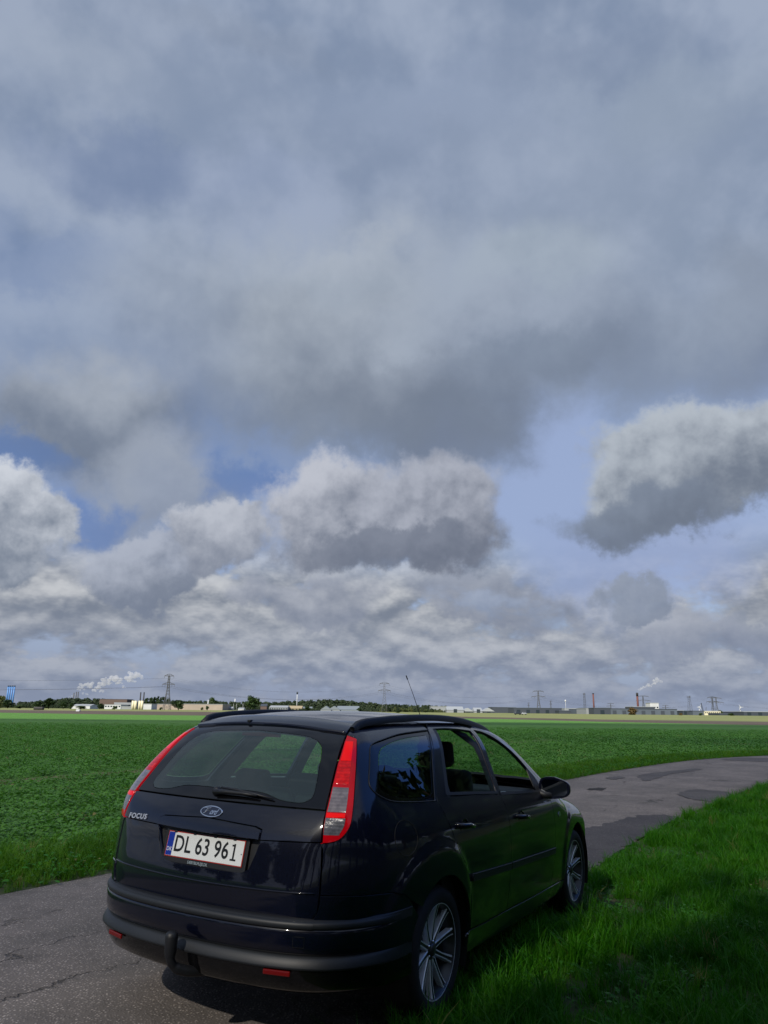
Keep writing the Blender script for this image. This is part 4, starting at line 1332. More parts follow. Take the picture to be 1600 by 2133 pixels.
# road
NV = 10
V, Fc = [], []
for i in range(n_road):
    for j in range(NV + 1):
        t = j / NV; p = LEc[i] * (1 - t) + REc[i] * t
        V.append((p[0], p[1], float(gz(p[0], p[1])) + .03 * math.sin(math.pi * t) * (1 - math.exp(-((p[0]) ** 2 + (p[1] - 6) ** 2) / 40))))
for i in range(n_road - 1):
    for j in range(NV):
        a = i * (NV + 1) + j
        Fc.append((a, a + 1, a + NV + 2, a + NV + 1))
# folded edges
for i in range(n_road):
    for j, s in ((0, 1), (NV, -1)):
        q = V[i * (NV + 1) + j]; V.append((q[0], q[1], q[2] - .08))
b0 = n_road * (NV + 1)
for i in range(n_road - 1):
    Fc.append((i * (NV + 1), (i + 1) * (NV + 1), b0 + (i + 1) * 2, b0 + i * 2))
    Fc.append((i * (NV + 1) + NV, b0 + i * 2 + 1, b0 + (i + 1) * 2 + 1, (i + 1) * (NV + 1) + NV))
tag(obj_py('road', V, Fc, ROAD, None, True), kind='structure')


def road_z(x, y):
    # find height above by nearest road vertex
    d = [(v[0] - x) ** 2 + (v[1] - y) ** 2 for v in RV]
    return RV[int(np.argmin(d))][2]


RV = V[:b0]


def ground_px(px, py):
    d = ray(px, py); return np.array([0, 0, CAM_Z]) - d * CAM_Z / d[2]


def road_patch(name, pxs, mat):
    P = [ground_px(*p)[:2] for p in curve(pxs, 4, True)]
    P = densify([tuple(p) for p in P], .12)
    # wobble the outline
    P = [(p[0] + random.uniform(-.04, .04), p[1] + random.uniform(-.07, .07)) for p in P]
    q = delaunay_2d_cdt([Vector(p) for p in P], [(i, (i + 1) % len(P)) for i in range(len(P))], [], 1, 1e-6)
    V_ = [(v.x, v.y, road_z(v.x, v.y) + .006) for v in q[0]]
    tag(obj_py(name, V_, [f[::1] for f in q[2]], mat), kind='structure')


road_patch('asphalt_patch', [(1205, 1736), (1240, 1722), (1282, 1712), (1320, 1702), (1360, 1698), (1412, 1703), (1362, 1728), (1298, 1765), (1248, 1796), (1208, 1820), (1185, 1800)], ROAD_DARK)
road_patch('asphalt_patch', [(1412, 1656), (1450, 1647), (1520, 1652), (1500, 1668), (1450, 1668)], ROAD_MID)
road_patch('asphalt_patch', [(1330, 1618), (1380, 1610), (1450, 1603), (1462, 1606), (1400, 1615), (1345, 1630)], ROAD_MID)
road_patch('asphalt_patch', [(1500, 1583), (1560, 1579), (1640, 1583), (1640, 1590), (1570, 1588)], ROAD_MID)
road_patch('asphalt_patch', [(1262, 1621), (1290, 1619), (1304, 1623), (1275, 1626)], ROAD_MID)
PIT = material('pothole_shade_soil', (0.018, 0.015, 0.012), rough=0.95)
road_patch('pothole', [(1221, 1648), (1240, 1644), (1262, 1645), (1258, 1649), (1238, 1649)], PIT)

# verges and fields: neighbours, not stacked
off = lambda P, d: np.array(inset_poly([tuple(p) for p in P], d))


def offset_line(P, d):
    T = np.gradient(P, axis=0); T /= np.linalg.norm(T, axis=1, keepdims=True)
    return P + np.stack([-T[:, 1], T[:, 0]], -1) * d


LV = offset_line(LEc, 1.15)
tri_strip = lambda name, A, B, mat: tag(obj_py(name, [(p[0], p[1], float(gz(*p)) - .015) for p in A] + [(p[0], p[1], float(gz(*p)) - .015) for p in B],
    [(i, len(A) + i, len(A) + i + 1, i + 1)[::-1] for i in range(len(A) - 1)], mat), kind='structure')
tri_strip('left_verge', offset_line(LEc, -.03), LV, SOIL)
RVv = [offset_line(REc, .06 if k == 0 else -d) for k, d in enumerate((0, .5, 1.2, 2.2, 4, 7))]
for k in range(5):
    pass
Vv, Ff = [], []
for L in RVv: Vv += [(p[0], p[1], float(gz(*p)) - .015) for p in L]
nn = len(REc)
for k in range(5):
    for i in range(nn - 1):
        a = k * nn + i; Ff.append((a, a + nn, a + nn + 1, a + 1))
tag(obj_py('right_verge', Vv, Ff, SOIL), kind='structure')
sheet('woodland_floor', [(-60, -60), (110, -60), (110, 40), (60, 33), (30, 29), (18, 22), (7, 8), (2, .5), (-2, -3), (-22, -35)], -.06, SOIL)
far_edge = [(-420, 205), (-117, 224), (-60, 190), (-5, 187), (26, 176), (40, 142), (58, 118), (120, 96), (300, 90)]
far_brown = [(-420, 420), (-150, 400), (-60, 420), (0, 330), (28, 236), (50, 190), (90, 172), (180, 160), (420, 150)]
cp = [tuple(p) for p in LV if p[0] < 100] + far_edge[::-1] + [(-420, -200), (-60, -200)]
sheet('crop_field', cp, -.03, CROP)
sheet('ploughed_strip', far_edge + far_brown[::-1], -.03, PLOUGH)
sheet('pasture', far_brown + [(900, 1100), (400, 1250), (-300, 1250), (-900, 1250)], -.03, PASTURE)

# ------------------------------------------------------------------ scatter
def grass_material(name, base, var, trans=0.38, spec=0.15, dryness=1.0):
    m = bpy.data.materials.new(name); m.use_nodes = True
    t = m.node_tree; g = G(t); b = t.nodes['Principled BSDF']
    oi = g.n('ShaderNodeObjectInfo'); r = oi.outputs['Random']
    tc = g.n('ShaderNodeTexCoord').outputs['Object']
    geo = g.n('ShaderNodeNewGeometry')
    big = g.noise(geo.outputs['Position'], 1.3, 4, 0.6)
    c = g.mix(r, (*base, 1), (*var, 1))
    c = g.mix(g.m('MULTIPLY', g.sm(big, 0.35, 0.65), 0.6), c, tuple(q * .6 for q in base) + (1,))
    dry = g.sm(g.m('FRACT', g.m('MULTIPLY', r, 37.0)), 0.975, 0.995)
    c = g.mix(g.m('MULTIPLY', dry, dryness), c, (0.22, 0.20, 0.07, 1))
    g.put(b.inputs['Base Color'], c)
    b.inputs['Roughness'].default_value = 0.45; b.inputs['Specular IOR Level'].default_value = spec
    tr = g.n('ShaderNodeBsdfTranslucent'); g.put(tr.inputs[0], g.mix(1.0, c, (1.1, 1.25, .7, 1), 'MULTIPLY'))
    mx = g.n('ShaderNodeMixShader'); mx.inputs[0].default_value = trans
    t.links.new(b.outputs[0], mx.inputs[1]); t.links.new(tr.outputs[0], mx.inputs[2])
    t.links.new(mx.outputs[0], t.nodes['Material Output'].inputs[0])
    return m


GRASS = grass_material('verge_grass', (0.032, 0.175, 0.004), (0.070, 0.235, 0.008))
GRASS_L = grass_material('field_edge_grass', (0.060, 0.19, 0.008), (0.115, 0.25, 0.016))
CROPLEAF = grass_material('crop_leaves', (0.092, 0.25, 0.032), (0.125, 0.30, 0.048), 0.3, 0.22)
CLOVER = grass_material('verge_weeds', (0.030, 0.16, 0.010), (0.06, 0.22, 0.02), 0.3, .15)


def blade_geo(rs, n, spread, h0, h1, w0, w1, bend=0.6, segs=3):
    V, Fc = [], []
    for _ in range(n):
        a = rs.uniform(0, 2 * math.pi); r = spread * math.sqrt(rs.uniform(0, 1))
        bx, by = r * math.cos(a), r * math.sin(a)
        h = rs.uniform(h0, h1); w = rs.uniform(w0, w1); an = rs.uniform(0, 2 * math.pi)
        lean = rs.uniform(.1, 1) * bend * h; dx, dy = math.cos(an), math.sin(an)
        px, py = -dy, dx; tw = rs.uniform(-.5, .5)
        o = len(V)
        for k in range(segs):
            t = k / segs; wk = w * (1 - .35 * t)
            cx = bx + dx * lean * t * t; cy = by + dy * lean * t * t; z = h * (t - .22 * bend * t * t)
            qx, qy = px * math.cos(tw * t) + dx * math.sin(tw * t), py * math.cos(tw * t) + dy * math.sin(tw * t)
            V.append((cx - qx * wk / 2, cy - qy * wk / 2, z)); V.append((cx + qx * wk / 2, cy + qy * wk / 2, z))
        V.append((bx + dx * lean, by + dy * lean, h * (1 - .22 * bend)))
        for k in range(segs - 1):
            Fc.append((o + 2 * k, o + 2 * k + 1, o + 2 * k + 3, o + 2 * k + 2))
        Fc.append((o + 2 * segs - 2, o + 2 * segs - 1, o + 2 * segs))
    return V, Fc


def leaf_geo(rs, n, h0, h1, size, spread=.02, droop=.5):
    V, Fc = [], []
    for i in range(n):
        an = 2 * math.pi * i / n + rs.uniform(-.4, .4)
        h = rs.uniform(h0, h1); L = size * rs.uniform(.7, 1.25); W = L * rs.uniform(.55, .75)
        out = rs.uniform(.03, .10) + spread
        dx, dy = math.cos(an), math.sin(an); px, py = -dy, dx
        tilt = rs.uniform(-.2, .9); roll = rs.uniform(-.3, .3)
        o = len(V)
        bx, by = dx * .01, dy * .01
        sx, sy, sz = dx * out, dy * out, h * (.82)
        V += [(bx - px * .002, by - py * .002, 0), (bx + px * .002, by + py * .002, 0), (sx + px * .002, sy + py * .002, sz), (sx - px * .002, sy - py * .002, sz)]
        Fc.append((o, o + 1, o + 2, o + 3))
        o = len(V)
        prof = [(0, .12), (.3, .85), (.65, 1.0), (.9, .6), (1.0, .1)]
        for t, wk in prof:
            d_ = L * t; zz = sz + d_ * math.sin(tilt) * (1 - droop * t) - .12 * L * t * t
            cx, cy = sx + dx * d_ * math.cos(tilt), sy + dy * d_ * math.cos(tilt)
            for sd_ in (-1, 0, 1):
                V.append((cx + px * sd_ * W / 2 * wk, cy + py * sd_ * W / 2 * wk, zz + (abs(sd_) * .12 * W * wk) + sd_ * roll * W * .5 * wk))
        for k in range(4):
            for s in range(2):
                a = o + k * 3 + s; Fc.append((a, a + 1, a + 4, a + 3))
    return V, Fc


def proto(name, geo, mat):
    me = bpy.data.meshes.new(name)
    me.from_pydata([tuple(v) for v in geo[0]], [], [tuple(f) for f in geo[1]]); me.materials.append(mat)
    me.update()
    return bpy.data.objects.new(name, me)


def scatter(name, protos, P, scale, rotz, kind='stuff', tilt=None, label=None, cat=None):
    coll = bpy.data.collections.new(name + '_source')
    for o in protos: coll.objects.link(o)
    P = np.asarray(P, float); n = len(P)
    me = bpy.data.meshes.new(name); me.vertices.add(n); me.vertices.foreach_set('co', P.ravel())
    a = me.attributes.new('rot', 'FLOAT_VECTOR', 'POINT')
    R = np.zeros((n, 3)); R[:, 2] = rotz
    if tilt is not None: R[:, :2] = tilt
    a.data.foreach_set('vector', R.ravel())
    a = me.attributes.new('scl', 'FLOAT', 'POINT'); a.data.foreach_set('value', np.broadcast_to(scale, (n,)).astype(float).copy())
    a = me.attributes.new('idx', 'INT', 'POINT'); a.data.foreach_set('value', rng.integers(0, len(protos), n).astype(np.int32))
    ob = link(bpy.data.objects.new(name, me))
    tr = bpy.data.node_groups.new(name + '_scatter', 'GeometryNodeTree')
    tr.interface.new_socket('Geometry', in_out='INPUT', socket_type='NodeSocketGeometry')
    tr.interface.new_socket('Geometry', in_out='OUTPUT', socket_type='NodeSocketGeometry')
    N = tr.nodes; Lk = tr.links
    gi = N.new('NodeGroupInput'); go = N.new('NodeGroupOutput')
    ip = N.new('GeometryNodeInstanceOnPoints'); ci = N.new('GeometryNodeCollectionInfo')
    ci.inputs['Collection'].default_value = coll; ci.inputs['Separate Children'].default_value = True; ci.inputs['Reset Children'].default_value = True
    def attr(nm, ty):
        q = N.new('GeometryNodeInputNamedAttribute'); q.data_type = ty; q.inputs['Name'].default_value = nm
        return [o for o in q.outputs if o.enabled][0]
    Lk.new(gi.outputs[0], ip.inputs['Points']); Lk.new(ci.outputs[0], ip.inputs['Instance'])
    ip.inputs['Pick Instance'].default_value = True
    Lk.new(attr('idx', 'INT'), ip.inputs['Instance Index'])
    e2r = N.new('FunctionNodeEulerToRotation'); Lk.new(attr('rot', 'FLOAT_VECTOR'), e2r.inputs[0]); Lk.new(e2r.outputs[0], ip.inputs['Rotation'])
    Lk.new(attr('scl', 'FLOAT'), ip.inputs['Scale'])
    Lk.new(ip.outputs[0], go.inputs[0])
    md = ob.modifiers.new('scatter', 'NODES'); md.node_group = tr
    tag(ob, label, cat, kind=kind)
    return ob


rs = random.Random(3)
G_SHORT = [proto('grass_tuft_short', blade_geo(rs, 26, .075, .05, .12, .0035, .006, .8), GRASS) for _ in range(4)]
G_LONG = [proto('grass_tuft_long', blade_geo(rs, 26, .055, .10, .24, .0035, .0065, 1.0, 4), GRASS) for _ in range(4)]
GL_A = [proto('edge_tuft', blade_geo(rs, 24, .07, .12, .30, .004, .008, .9, 4), GRASS_L) for _ in range(4)]
W_A = [proto('weed', leaf_geo(rs, 8, .03, .09, .035), CLOVER) for _ in range(3)]
C_A = [proto('crop_plant', leaf_geo(rs, 8, .04, .10, .062), CROPLEAF) for _ in range(5)]

REp = [tuple(p) for p in REc]; LEp = [tuple(p) for p in LEc]; LVp = [tuple(p) for p in LV]
right_poly = REp + [(110, -60), (-22, -60)]
left_poly = LEp + [(110, 60), (-60, 60), (-60, -30)]
field_poly = LVp + [(110, 400), (-300, 400), (-300, -30)]


def dist_line(q, P):
    d = np.full(len(q), 99.0)
    for i in range(len(P) - 1):
        a, b = P[i], P[i + 1]; ab = b - a; L2 = ab @ ab
        if L2 == 0: continue
        t = np.clip(((q - a) @ ab) / L2, 0, 1)
        d = np.minimum(d, np.linalg.norm(q - (a + t[:, None] * ab), axis=1))
    return d


def in_view(q, pad=2.0, margin=.62):
    return (np.abs(q[:, 0]) < q[:, 1] * margin + pad) & (q[:, 1] > 1.5)


def sample(x0, x1, y0, y1, dens):
    n = int((x1 - x0) * (y1 - y0) * dens)
    return np.stack([rng.uniform(x0, x1, n), rng.uniform(y0, y1, n)], -1)


def put3(q, dz=-.015): return np.column_stack([q, gz(q[:, 0], q[:, 1]) + dz])


# right verge
q = sample(-2, 26, 1.5, 32, 260)
q = q[in_view(q, 1.2) & inside(right_poly, q)]
dl = dist_line(q, REc)
far = np.linalg.norm(q, axis=1)
dens = np.clip(1.2 - far / 30, .25, 1) * np.where(dl < .04, .6, 1.0)
q = q[rng.uniform(0, 1, len(q)) < dens]; dl = dist_line(q, REc)
patchn = np.sin(q[:, 0] * 1.7 + 1.3 * np.sin(q[:, 1] * 1.1)) * np.cos(q[:, 1] * 1.9 + np.sin(q[:, 0] * 2.3))
sc = (.75 + .35 * patchn) * rng.uniform(.7, 1.35, len(q)) * np.clip(.55 + dl * 1.2, .55, 1.15)
scatter('verge_grass', G_SHORT, put3(q), sc, rng.uniform(0, 6.28, len(q)), tilt=rng.normal(0, .12, (len(q), 2)))
m_ = rng.uniform(0, 1, len(q)) < np.clip(.32 + .35 * patchn, .08, .7) * (dl > .12)
q2 = q[m_] + rng.normal(0, .02, (m_.sum(), 2))
scatter('long_verge_grass', G_LONG, put3(q2), rng.uniform(.65, 1.25, len(q2)), rng.uniform(0, 6.28, len(q2)), tilt=rng.normal(0, .16, (len(q2), 2)))
m_ = (rng.uniform(0, 1, len(q)) < np.clip(-.08 - .4 * patchn, 0, .2) * (dl > .3))
q3 = q[m_]
scatter('verge_weeds', W_A, put3(q3), rng.uniform(.6, 1.3, len(q3)), rng.uniform(0, 6.28, len(q3)))
# under the right wheels the grass is pressed by the tyres: short sprouts only (dense scatter above skips nothing)
# left verge
q = sample(-12, 40, 5, 46, 230)
q = q[in_view(q, 2.0) & inside(left_poly, q)]
dl = dist_line(q, LEc)
q = q[dl < 1.7]; dl = dist_line(q, LEc); far = np.linalg.norm(q, axis=1)
dens = np.clip(1.15 - far / 50, .3, 1) * np.where(dl < .08, .3, np.where(dl > 1.2, .45, 1))
q = q[rng.uniform(0, 1, len(q)) < dens]; dl = dist_line(q, LEc)
scatter('field_edge_grass', GL_A, put3(q), np.clip(.34 + dl * .48, .34, .74) * rng.uniform(.7, 1.25, len(q)), rng.uniform(0, 6.28, len(q)), tilt=rng.normal(0, .15, (len(q), 2)))
m_ = (rng.uniform(0, 1, len(q)) < .10)
scatter('field_edge_weeds', W_A, put3(q[m_]), rng.uniform(1.0, 2.2, m_.sum()), rng.uniform(0, 6.28, m_.sum()))
# crop plants, thinning out with distance
bare_path = np.array([(-16, 5), (-8.6, 17), (-2, 27.5), (10, 46)])
lays = []
for y0, y1, d_, s0 in ((7, 20, 75, 1.0), (20, 36, 42, 1.1), (36, 80, 17, 1.35)):
    xm = y1 * .62 + 2
    q = sample(-xm, xm, y0, y1, d_)
    q = q[in_view(q, 2.0) & inside(field_poly, q)]
    k = rng.uniform(0, 1, len(q))
    k = k / np.clip((82 - q[:, 1]) / 40, .02, 1)
    db = dist_line(q, bare_path)
    n_ = np.sin(q[:, 0] * .9 + 2 * np.sin(q[:, 1] * .35)) * np.sin(q[:, 1] * .8 + np.sin(q[:, 0] * .6))
    q = q[(k < np.where(db < .5, .10, .85 + .2 * n_))]
    lays.append((q, s0 * rng.uniform(.7, 1.3, len(q))))
q = np.concatenate([l[0] for l in lays]); sc = np.concatenate([l[1] for l in lays])
scatter('crop_leaves', C_A, put3(q, -.03), sc, rng.uniform(0, 6.28, len(q)), tilt=rng.normal(0, .12, (len(q), 2)))

# ------------------------------------------------------------------ far things
def crown_geo(rs, n_lobes, leaves, w=1.0, h=1.0, leaf=.10, conic=False):
    """unit crown: radius about 1, z 0..2; leaf clumps spread over uneven lobes"""
    lobes = []
    for _ in range(n_lobes):
        a = rs.uniform(0, 6.283); z = rs.uniform(.35, 1.7)
        rr = (.75 if not conic else max(.1, .9 - z * .42)) * rs.uniform(.1, .8) * math.sin(min(math.pi * (z + .25) / 2.3, 3.0)) ** .5
        lobes.append((rr * math.cos(a) * w, rr * math.sin(a) * w, z * h, rs.uniform(.26, .48) * (1.0 if not conic else .7)))
    V, Fc = [], []
    for _ in range(leaves):
        L = lobes[rs.randrange(len(lobes))]
        u = rs.gauss(0, 1), rs.gauss(0, 1), rs.gauss(0, 1); m = math.sqrt(sum(q * q for q in u)) or 1
        r = L[3] * rs.uniform(.55, 1.12)
        c = Vector((L[0] + u[0] / m * r, L[1] + u[1] / m * r, L[2] + u[2] / m * r * .85))
        n_ = (Vector(u) / m + Vector((rs.uniform(-.8, .8), rs.uniform(-.8, .8), rs.uniform(-.3, .9)))).normalized()
        s = leaf * rs.uniform(.6, 1.5); t = n_.orthogonal().normalized(); b_ = n_.cross(t)
        t.rotate(Matrix.Rotation(rs.uniform(0, 6.28), 3, n_)); b_ = n_.cross(t)
        o = len(V)
        V += [c + t * s, c + b_ * s * .7, c - t * s * .9, c - b_ * s * .6]
        Fc.append((o, o + 1, o + 2, o + 3))
    return V, Fc


def leaf_mat(name, a, b_, trans=.2):
    return grass_material(name, a, b_, trans, .2, 0.0)


L_DARK = leaf_mat('dark_leaves', (0.020, 0.040, 0.012), (0.035, 0.065, 0.018))
L_MID = leaf_mat('mid_leaves', (0.035, 0.065, 0.018), (0.065, 0.095, 0.030))
L_FAR = leaf_mat('far_wood_leaves', (0.035, 0.055, 0.030), (0.055, 0.080, 0.038))
L_OLIVE = leaf_mat('olive_leaves', (0.07, 0.10, 0.035), (0.12, 0.13, 0.05))
L_RUST = leaf_mat('rust_leaves', (0.12, 0.085, 0.035), (0.17, 0.12, 0.05))
BARK = material('bark', (0.06, 0.045, 0.035), rough=.9)
rs = random.Random(11)


def mesh_of(name, geo, mat):
    me = bpy.data.meshes.new(name); me.from_pydata([tuple(v) for v in geo[0]], [], [tuple(f) for f in geo[1]])
    me.materials.append(mat); me.update(); return me


CROWNS = {k: [mesh_of('crown', crown_geo(rs, 18, 1500, leaf=.12), m) for _ in range(3)] for k, m in
          (('dark', L_DARK), ('mid', L_MID), ('olive', L_OLIVE), ('rust', L_RUST))}


def far_tree(name, x0, x1, ytop, ybase, dist, kind, label, cat='tree', group=None, base_low=.0):
    a = at(x0, ybase, dist); b = at(x1, ybase, dist); tp = at((x0 + x1) / 2, ytop, dist)
    cx = (a[0] + b[0]) / 2; r = abs(b[0] - a[0]) / 2; zb = min(a[2], 0) if a[2] < .5 else 0
    zt = tp[2]; H = zt - zb
    root = empty(name, (cx, dist, zb), rs.uniform(0, 6))
    me = CROWNS[kind][rs.randrange(3)]
    c = link(bpy.data.objects.new('crown', me), root)
    k0 = .03 if cat != 'tree' else .10
    c.scale = (r * 1.05, r * 1.05, H * (1 - k0) / 1.95); c.location = (0, 0, H * k0 - .05 * H)
    tube('trunk', [(0, 0, -.3), (0, 0, H * .45)], [r * .06 + .1, r * .04 + .05], BARK, root, 7)
    tag(root, label, cat, group)
    return root


# woods on the skyline: crowns scattered in rows behind each other
WOOD = [proto('wood_crown', crown_geo(rs, 14, 700, leaf=.17), L_FAR) for _ in range(4)]
CONE = [proto('wood_conifer', crown_geo(rs, 12, 420, w=.7, leaf=.10, conic=True), L_DARK) for _ in range(3)]


def wood(name, line, dist, label, protos=None, r=7.0, rows=3, olive=None):
    """line = [(px, py of the tree tops)]"""
    xs = np.array([p[0] for p in line], float); ys = np.array([p[1] for p in line], float)
    P, S_ = [], []
    X0 = at(xs[0], ys[0], dist)[0]; X1 = at(xs[-1], ys[-1], dist)[0]
    n = int((X1 - X0) / (r * .45))
    for row in range(rows):
        for i in range(n):
            X = X0 + (X1 - X0) * (i + rng.uniform(0, 1)) / n
            px = xs[0] + (xs[-1] - xs[0]) * (X - X0) / (X1 - X0)
            top = at(px, np.interp(px, xs, ys), dist)[2]
            rr = r * rng.uniform(.7, 1.25)
            h = top * (1 - .28 * row) + rng.uniform(-.10, .04) * top
            z = max(h - 2.0 * rr, -.5)
            P.append((X, dist - row * 18 + rng.uniform(-6, 6), z)); S_.append(rr if h > 2 * rr else max(h / 2, .8))
            while z > rr * .8 and row == rows - 1:
                z -= rr * 1.1; P.append((X, dist - row * 18 - 4, max(z, 0))); S_.append(rr)
    return scatter(name, protos or WOOD, P, S_, rng.uniform(0, 6.28, len(P)), label=label, cat=None)


wood('wooded_ridge', [(0, 1463), (60, 1460), (140, 1453), (200, 1454), (280, 1458), (340, 1460), (440, 1457), (470, 1460), (560, 1461), (640, 1458), (700, 1456), (760, 1461), (800, 1465), (930, 1469)], 1900, None, r=14, rows=4)
wood('conifer_wood', [(297, 1457), (306, 1453), (320, 1451), (340, 1448), (348, 1452), (372, 1458), (400, 1460)], 1500, None, CONE, r=8, rows=3)
wood('thicket', [(795, 1467), (815, 1468), (850, 1467), (870, 1470), (890, 1474), (925, 1476)], 930, None, [proto('thicket_crown', crown_geo(rs, 12, 420, leaf=.12), L_OLIVE), WOOD[0]][:1] + WOOD[1:2], r=5, rows=2)
wood('low_hedge', [(560, 1474), (600, 1476), (650, 1474), (800, 1475)], 1020, None, r=3.2, rows=2)
wood('low_hedge', [(0, 1466), (90, 1464), (140, 1467), (200, 1466), (300, 1470)], 1250, None, r=5, rows=2)

T = far_tree
T('broadleaf_tree', -10, 14, 1449, 1474, 900, 'olive', 'light green tree cut by the left edge of the photo')
T('broadleaf_tree', 2, 30, 1456, 1474, 860, 'dark', 'dark round tree in front of the four blue towers')
T('broadleaf_tree', 64, 90, 1459, 1474, 840, 'dark', 'dark tree, left half of the pair right of the blue towers')
T('broadleaf_tree', 86, 116, 1453, 1475, 850, 'dark', 'tallest dark tree of the clump right of the blue towers')
T('bush', 30, 56, 1468, 1475, 820, 'mid', 'low wide bush between the blue towers and the dark tree pair', 'bush')
T('broadleaf_tree', 119, 144, 1459, 1476, 830, 'dark', 'round green tree below the three thin smoking stacks')
T('bush', 142, 154, 1463, 1476, 825, 'dark', 'small dark bush touching the tree below the smoking stacks', 'bush')
T('bush', 155, 182, 1470, 1477, 820, 'mid', 'flat dark bush in front of the white tent roofed shed', 'bush')
T('broadleaf_tree', 200, 216, 1465, 1477, 800, 'dark', 'small dark tree left of the white factory halls')
T('bush', 233, 245, 1470, 1477, 780, 'mid', 'small bush in front of the white factory, left of the cream silos', 'bush')
T('bush', 331, 340, 1473, 1478, 740, 'mid', 'tiny bush at the foot of the tallest pylon', 'bush')
T('broadleaf_tree', 357, 386, 1457, 1478, 760, 'dark', 'round dark tree right of the tallest pylon, before the beige hall')
T('bush', 417, 425, 1473, 1478, 900, 'olive', 'yellowish bush in front of the beige hall', 'bush')
T('bush', 428, 436, 1470, 1478, 900, 'dark', 'small dark bush by the right end of the beige hall', 'bush')
T('broadleaf_tree', 432, 452, 1452, 1470, 1700, 'mid', 'tall wide tree standing out of the wooded ridge above the beige hall')
T('broadleaf_tree', 509, 545, 1449, 1479, 700, 'dark', 'big dark solitary tree above the left part of the car roof')
T('bush', 632, 648, 1470, 1480, 900, 'dark', 'dark bush between the ochre barn and the grey sheds', 'bush')
T('bush', 742, 756, 1474, 1480, 900, 'dark', 'dark bush at the right end of the grey sheds', 'bush')
T('bush', 880, 893, 1477, 1482, 800, 'olive', 'yellow green bush right of the thicket, left of the antenna', 'bush')
T('bush', 822, 838, 1479, 1484, 560, 'dark', 'small dark bush just above the car roof, right of the middle pylon', 'bush')
T('bush', 1307, 1332, 1473, 1490, 700, 'rust', 'rust brown round bush in front of the long grey warehouse', 'bush')
T('bush', 1414, 1424, 1485, 1491, 700, 'rust', 'small brown bush at the right end of the long grey warehouse', 'bush')
T('bush', 1455, 1466, 1485, 1491, 700, 'mid', 'low green bush left of the cream building site', 'bush')
T('bush', 1515, 1530, 1485, 1491, 720, 'mid', 'low green bush right of the double pylon', 'bush')
T('bush', 1494, 1508, 1479, 1484, 1000, 'olive', 'small olive bush on the pasture edge at the double pylon', 'bush')

# ---- buildings
WHITE_W = material('white_wall', (0.46, 0.48, 0.50), rough=.7, var=(.15, .12))
BEIGE = material('beige_wall', (0.30, 0.25, 0.21), rough=.8, var=(.1, .1))
CREAM = material('cream_silo', (0.62, 0.58, 0.42), rough=.7)
SLATE = material('slate_panel', (0.075, 0.095, 0.125), rough=.6, var=(.05, .15))
SLATE_D = material('dark_slate_panel', (0.035, 0.045, 0.062), rough=.6)
GREYW = material('grey_wall', (0.22, 0.24, 0.26), rough=.7)
ROOF_W = material('pale_roof', (0.29, 0.315, 0.335), rough=.5)
ROOF_G = material('grey_roof', (0.16, 0.19, 0.22), rough=.5)
BRICKD = material('dark_brick', (0.10, 0.07, 0.06), rough=.9)
OCHRE = material('ochre_wall', (0.30, 0.25, 0.16), rough=.8)
WIN = material('dark_pane', (0.02, 0.03, 0.04), rough=.15)
BLUE_T = material('blue_tower', (0.06, 0.20, 0.48), rough=.5)
BLACKM = material('black_metal', (0.012, 0.012, 0.014), rough=.6)
STEEL = material('galvanised_steel', (0.065, 0.07, 0.078), rough=.7)
REDBR = material('red_brown_stack', (0.12, 0.045, 0.04), rough=.8)


def prism(name, V, Fc, mat, parent): return obj_py(name, V, Fc, mat, parent)


def building(name, x0, x1, ytop, dist, depth, wall, roof, label, roofshape='flat', rise=.0, doors=0, windows=0, cat='building', group=None, parapet=True):
    a = at(x0, ytop, dist); b = at(x1, ytop, dist)
    X0, X1 = a[0], b[0]; h = (a[2] + b[2]) / 2
    root = empty(name, ((X0 + X1) / 2, dist, 0)); W = X1 - X0
    hw = h if roofshape == 'flat' else h - rise
    box('wall', (0, depth / 2, hw / 2 - .2), (W, depth, hw + .4), wall, root)
    if roofshape == 'flat':
        box('roof', (0, depth / 2, hw + .15), (W + .6, depth + .6, .5), roof, root)
    elif roofshape == 'gable':      # ridge across the view
        V = [(-W / 2 - .3, -.4, hw), (W / 2 + .3, -.4, hw), (W / 2 + .3, depth + .4, hw), (-W / 2 - .3, depth + .4, hw), (-W / 2, depth / 2, h), (W / 2, depth / 2, h)]
        prism('roof', V, [(0, 1, 5, 4), (2, 3, 4, 5), (0, 4, 3), (1, 2, 5), (0, 3, 2, 1)], roof, root)
    else:                           # gable end to the camera
        V = [(-W / 2 - .3, -.4, hw), (0, -.4, h), (W / 2 + .3, -.4, hw), (-W / 2 - .3, depth, hw), (0, depth, h), (W / 2 + .3, depth, hw)]
        prism('roof', V, [(0, 2, 1), (3, 4, 5), (0, 1, 4, 3), (1, 2, 5, 4), (0, 3, 5, 2)], roof, root)
    for i in range(windows):
        xx = -W / 2 + W * (i + .5) / windows
        box('window', (xx, -.03, hw * .62), (min(W / windows * .6, 3.0), .12, min(1.6, hw * .3)), WIN, root)
    for i in range(doors):
        xx = -W / 2 + W * (i + .5) / doors
        box('door', (xx, -.05, 2.0), (min(4.0, W / doors * .5), .16, 4.0), WIN if wall is not SLATE else SLATE_D, root)
    return tag(root, label, cat, group)


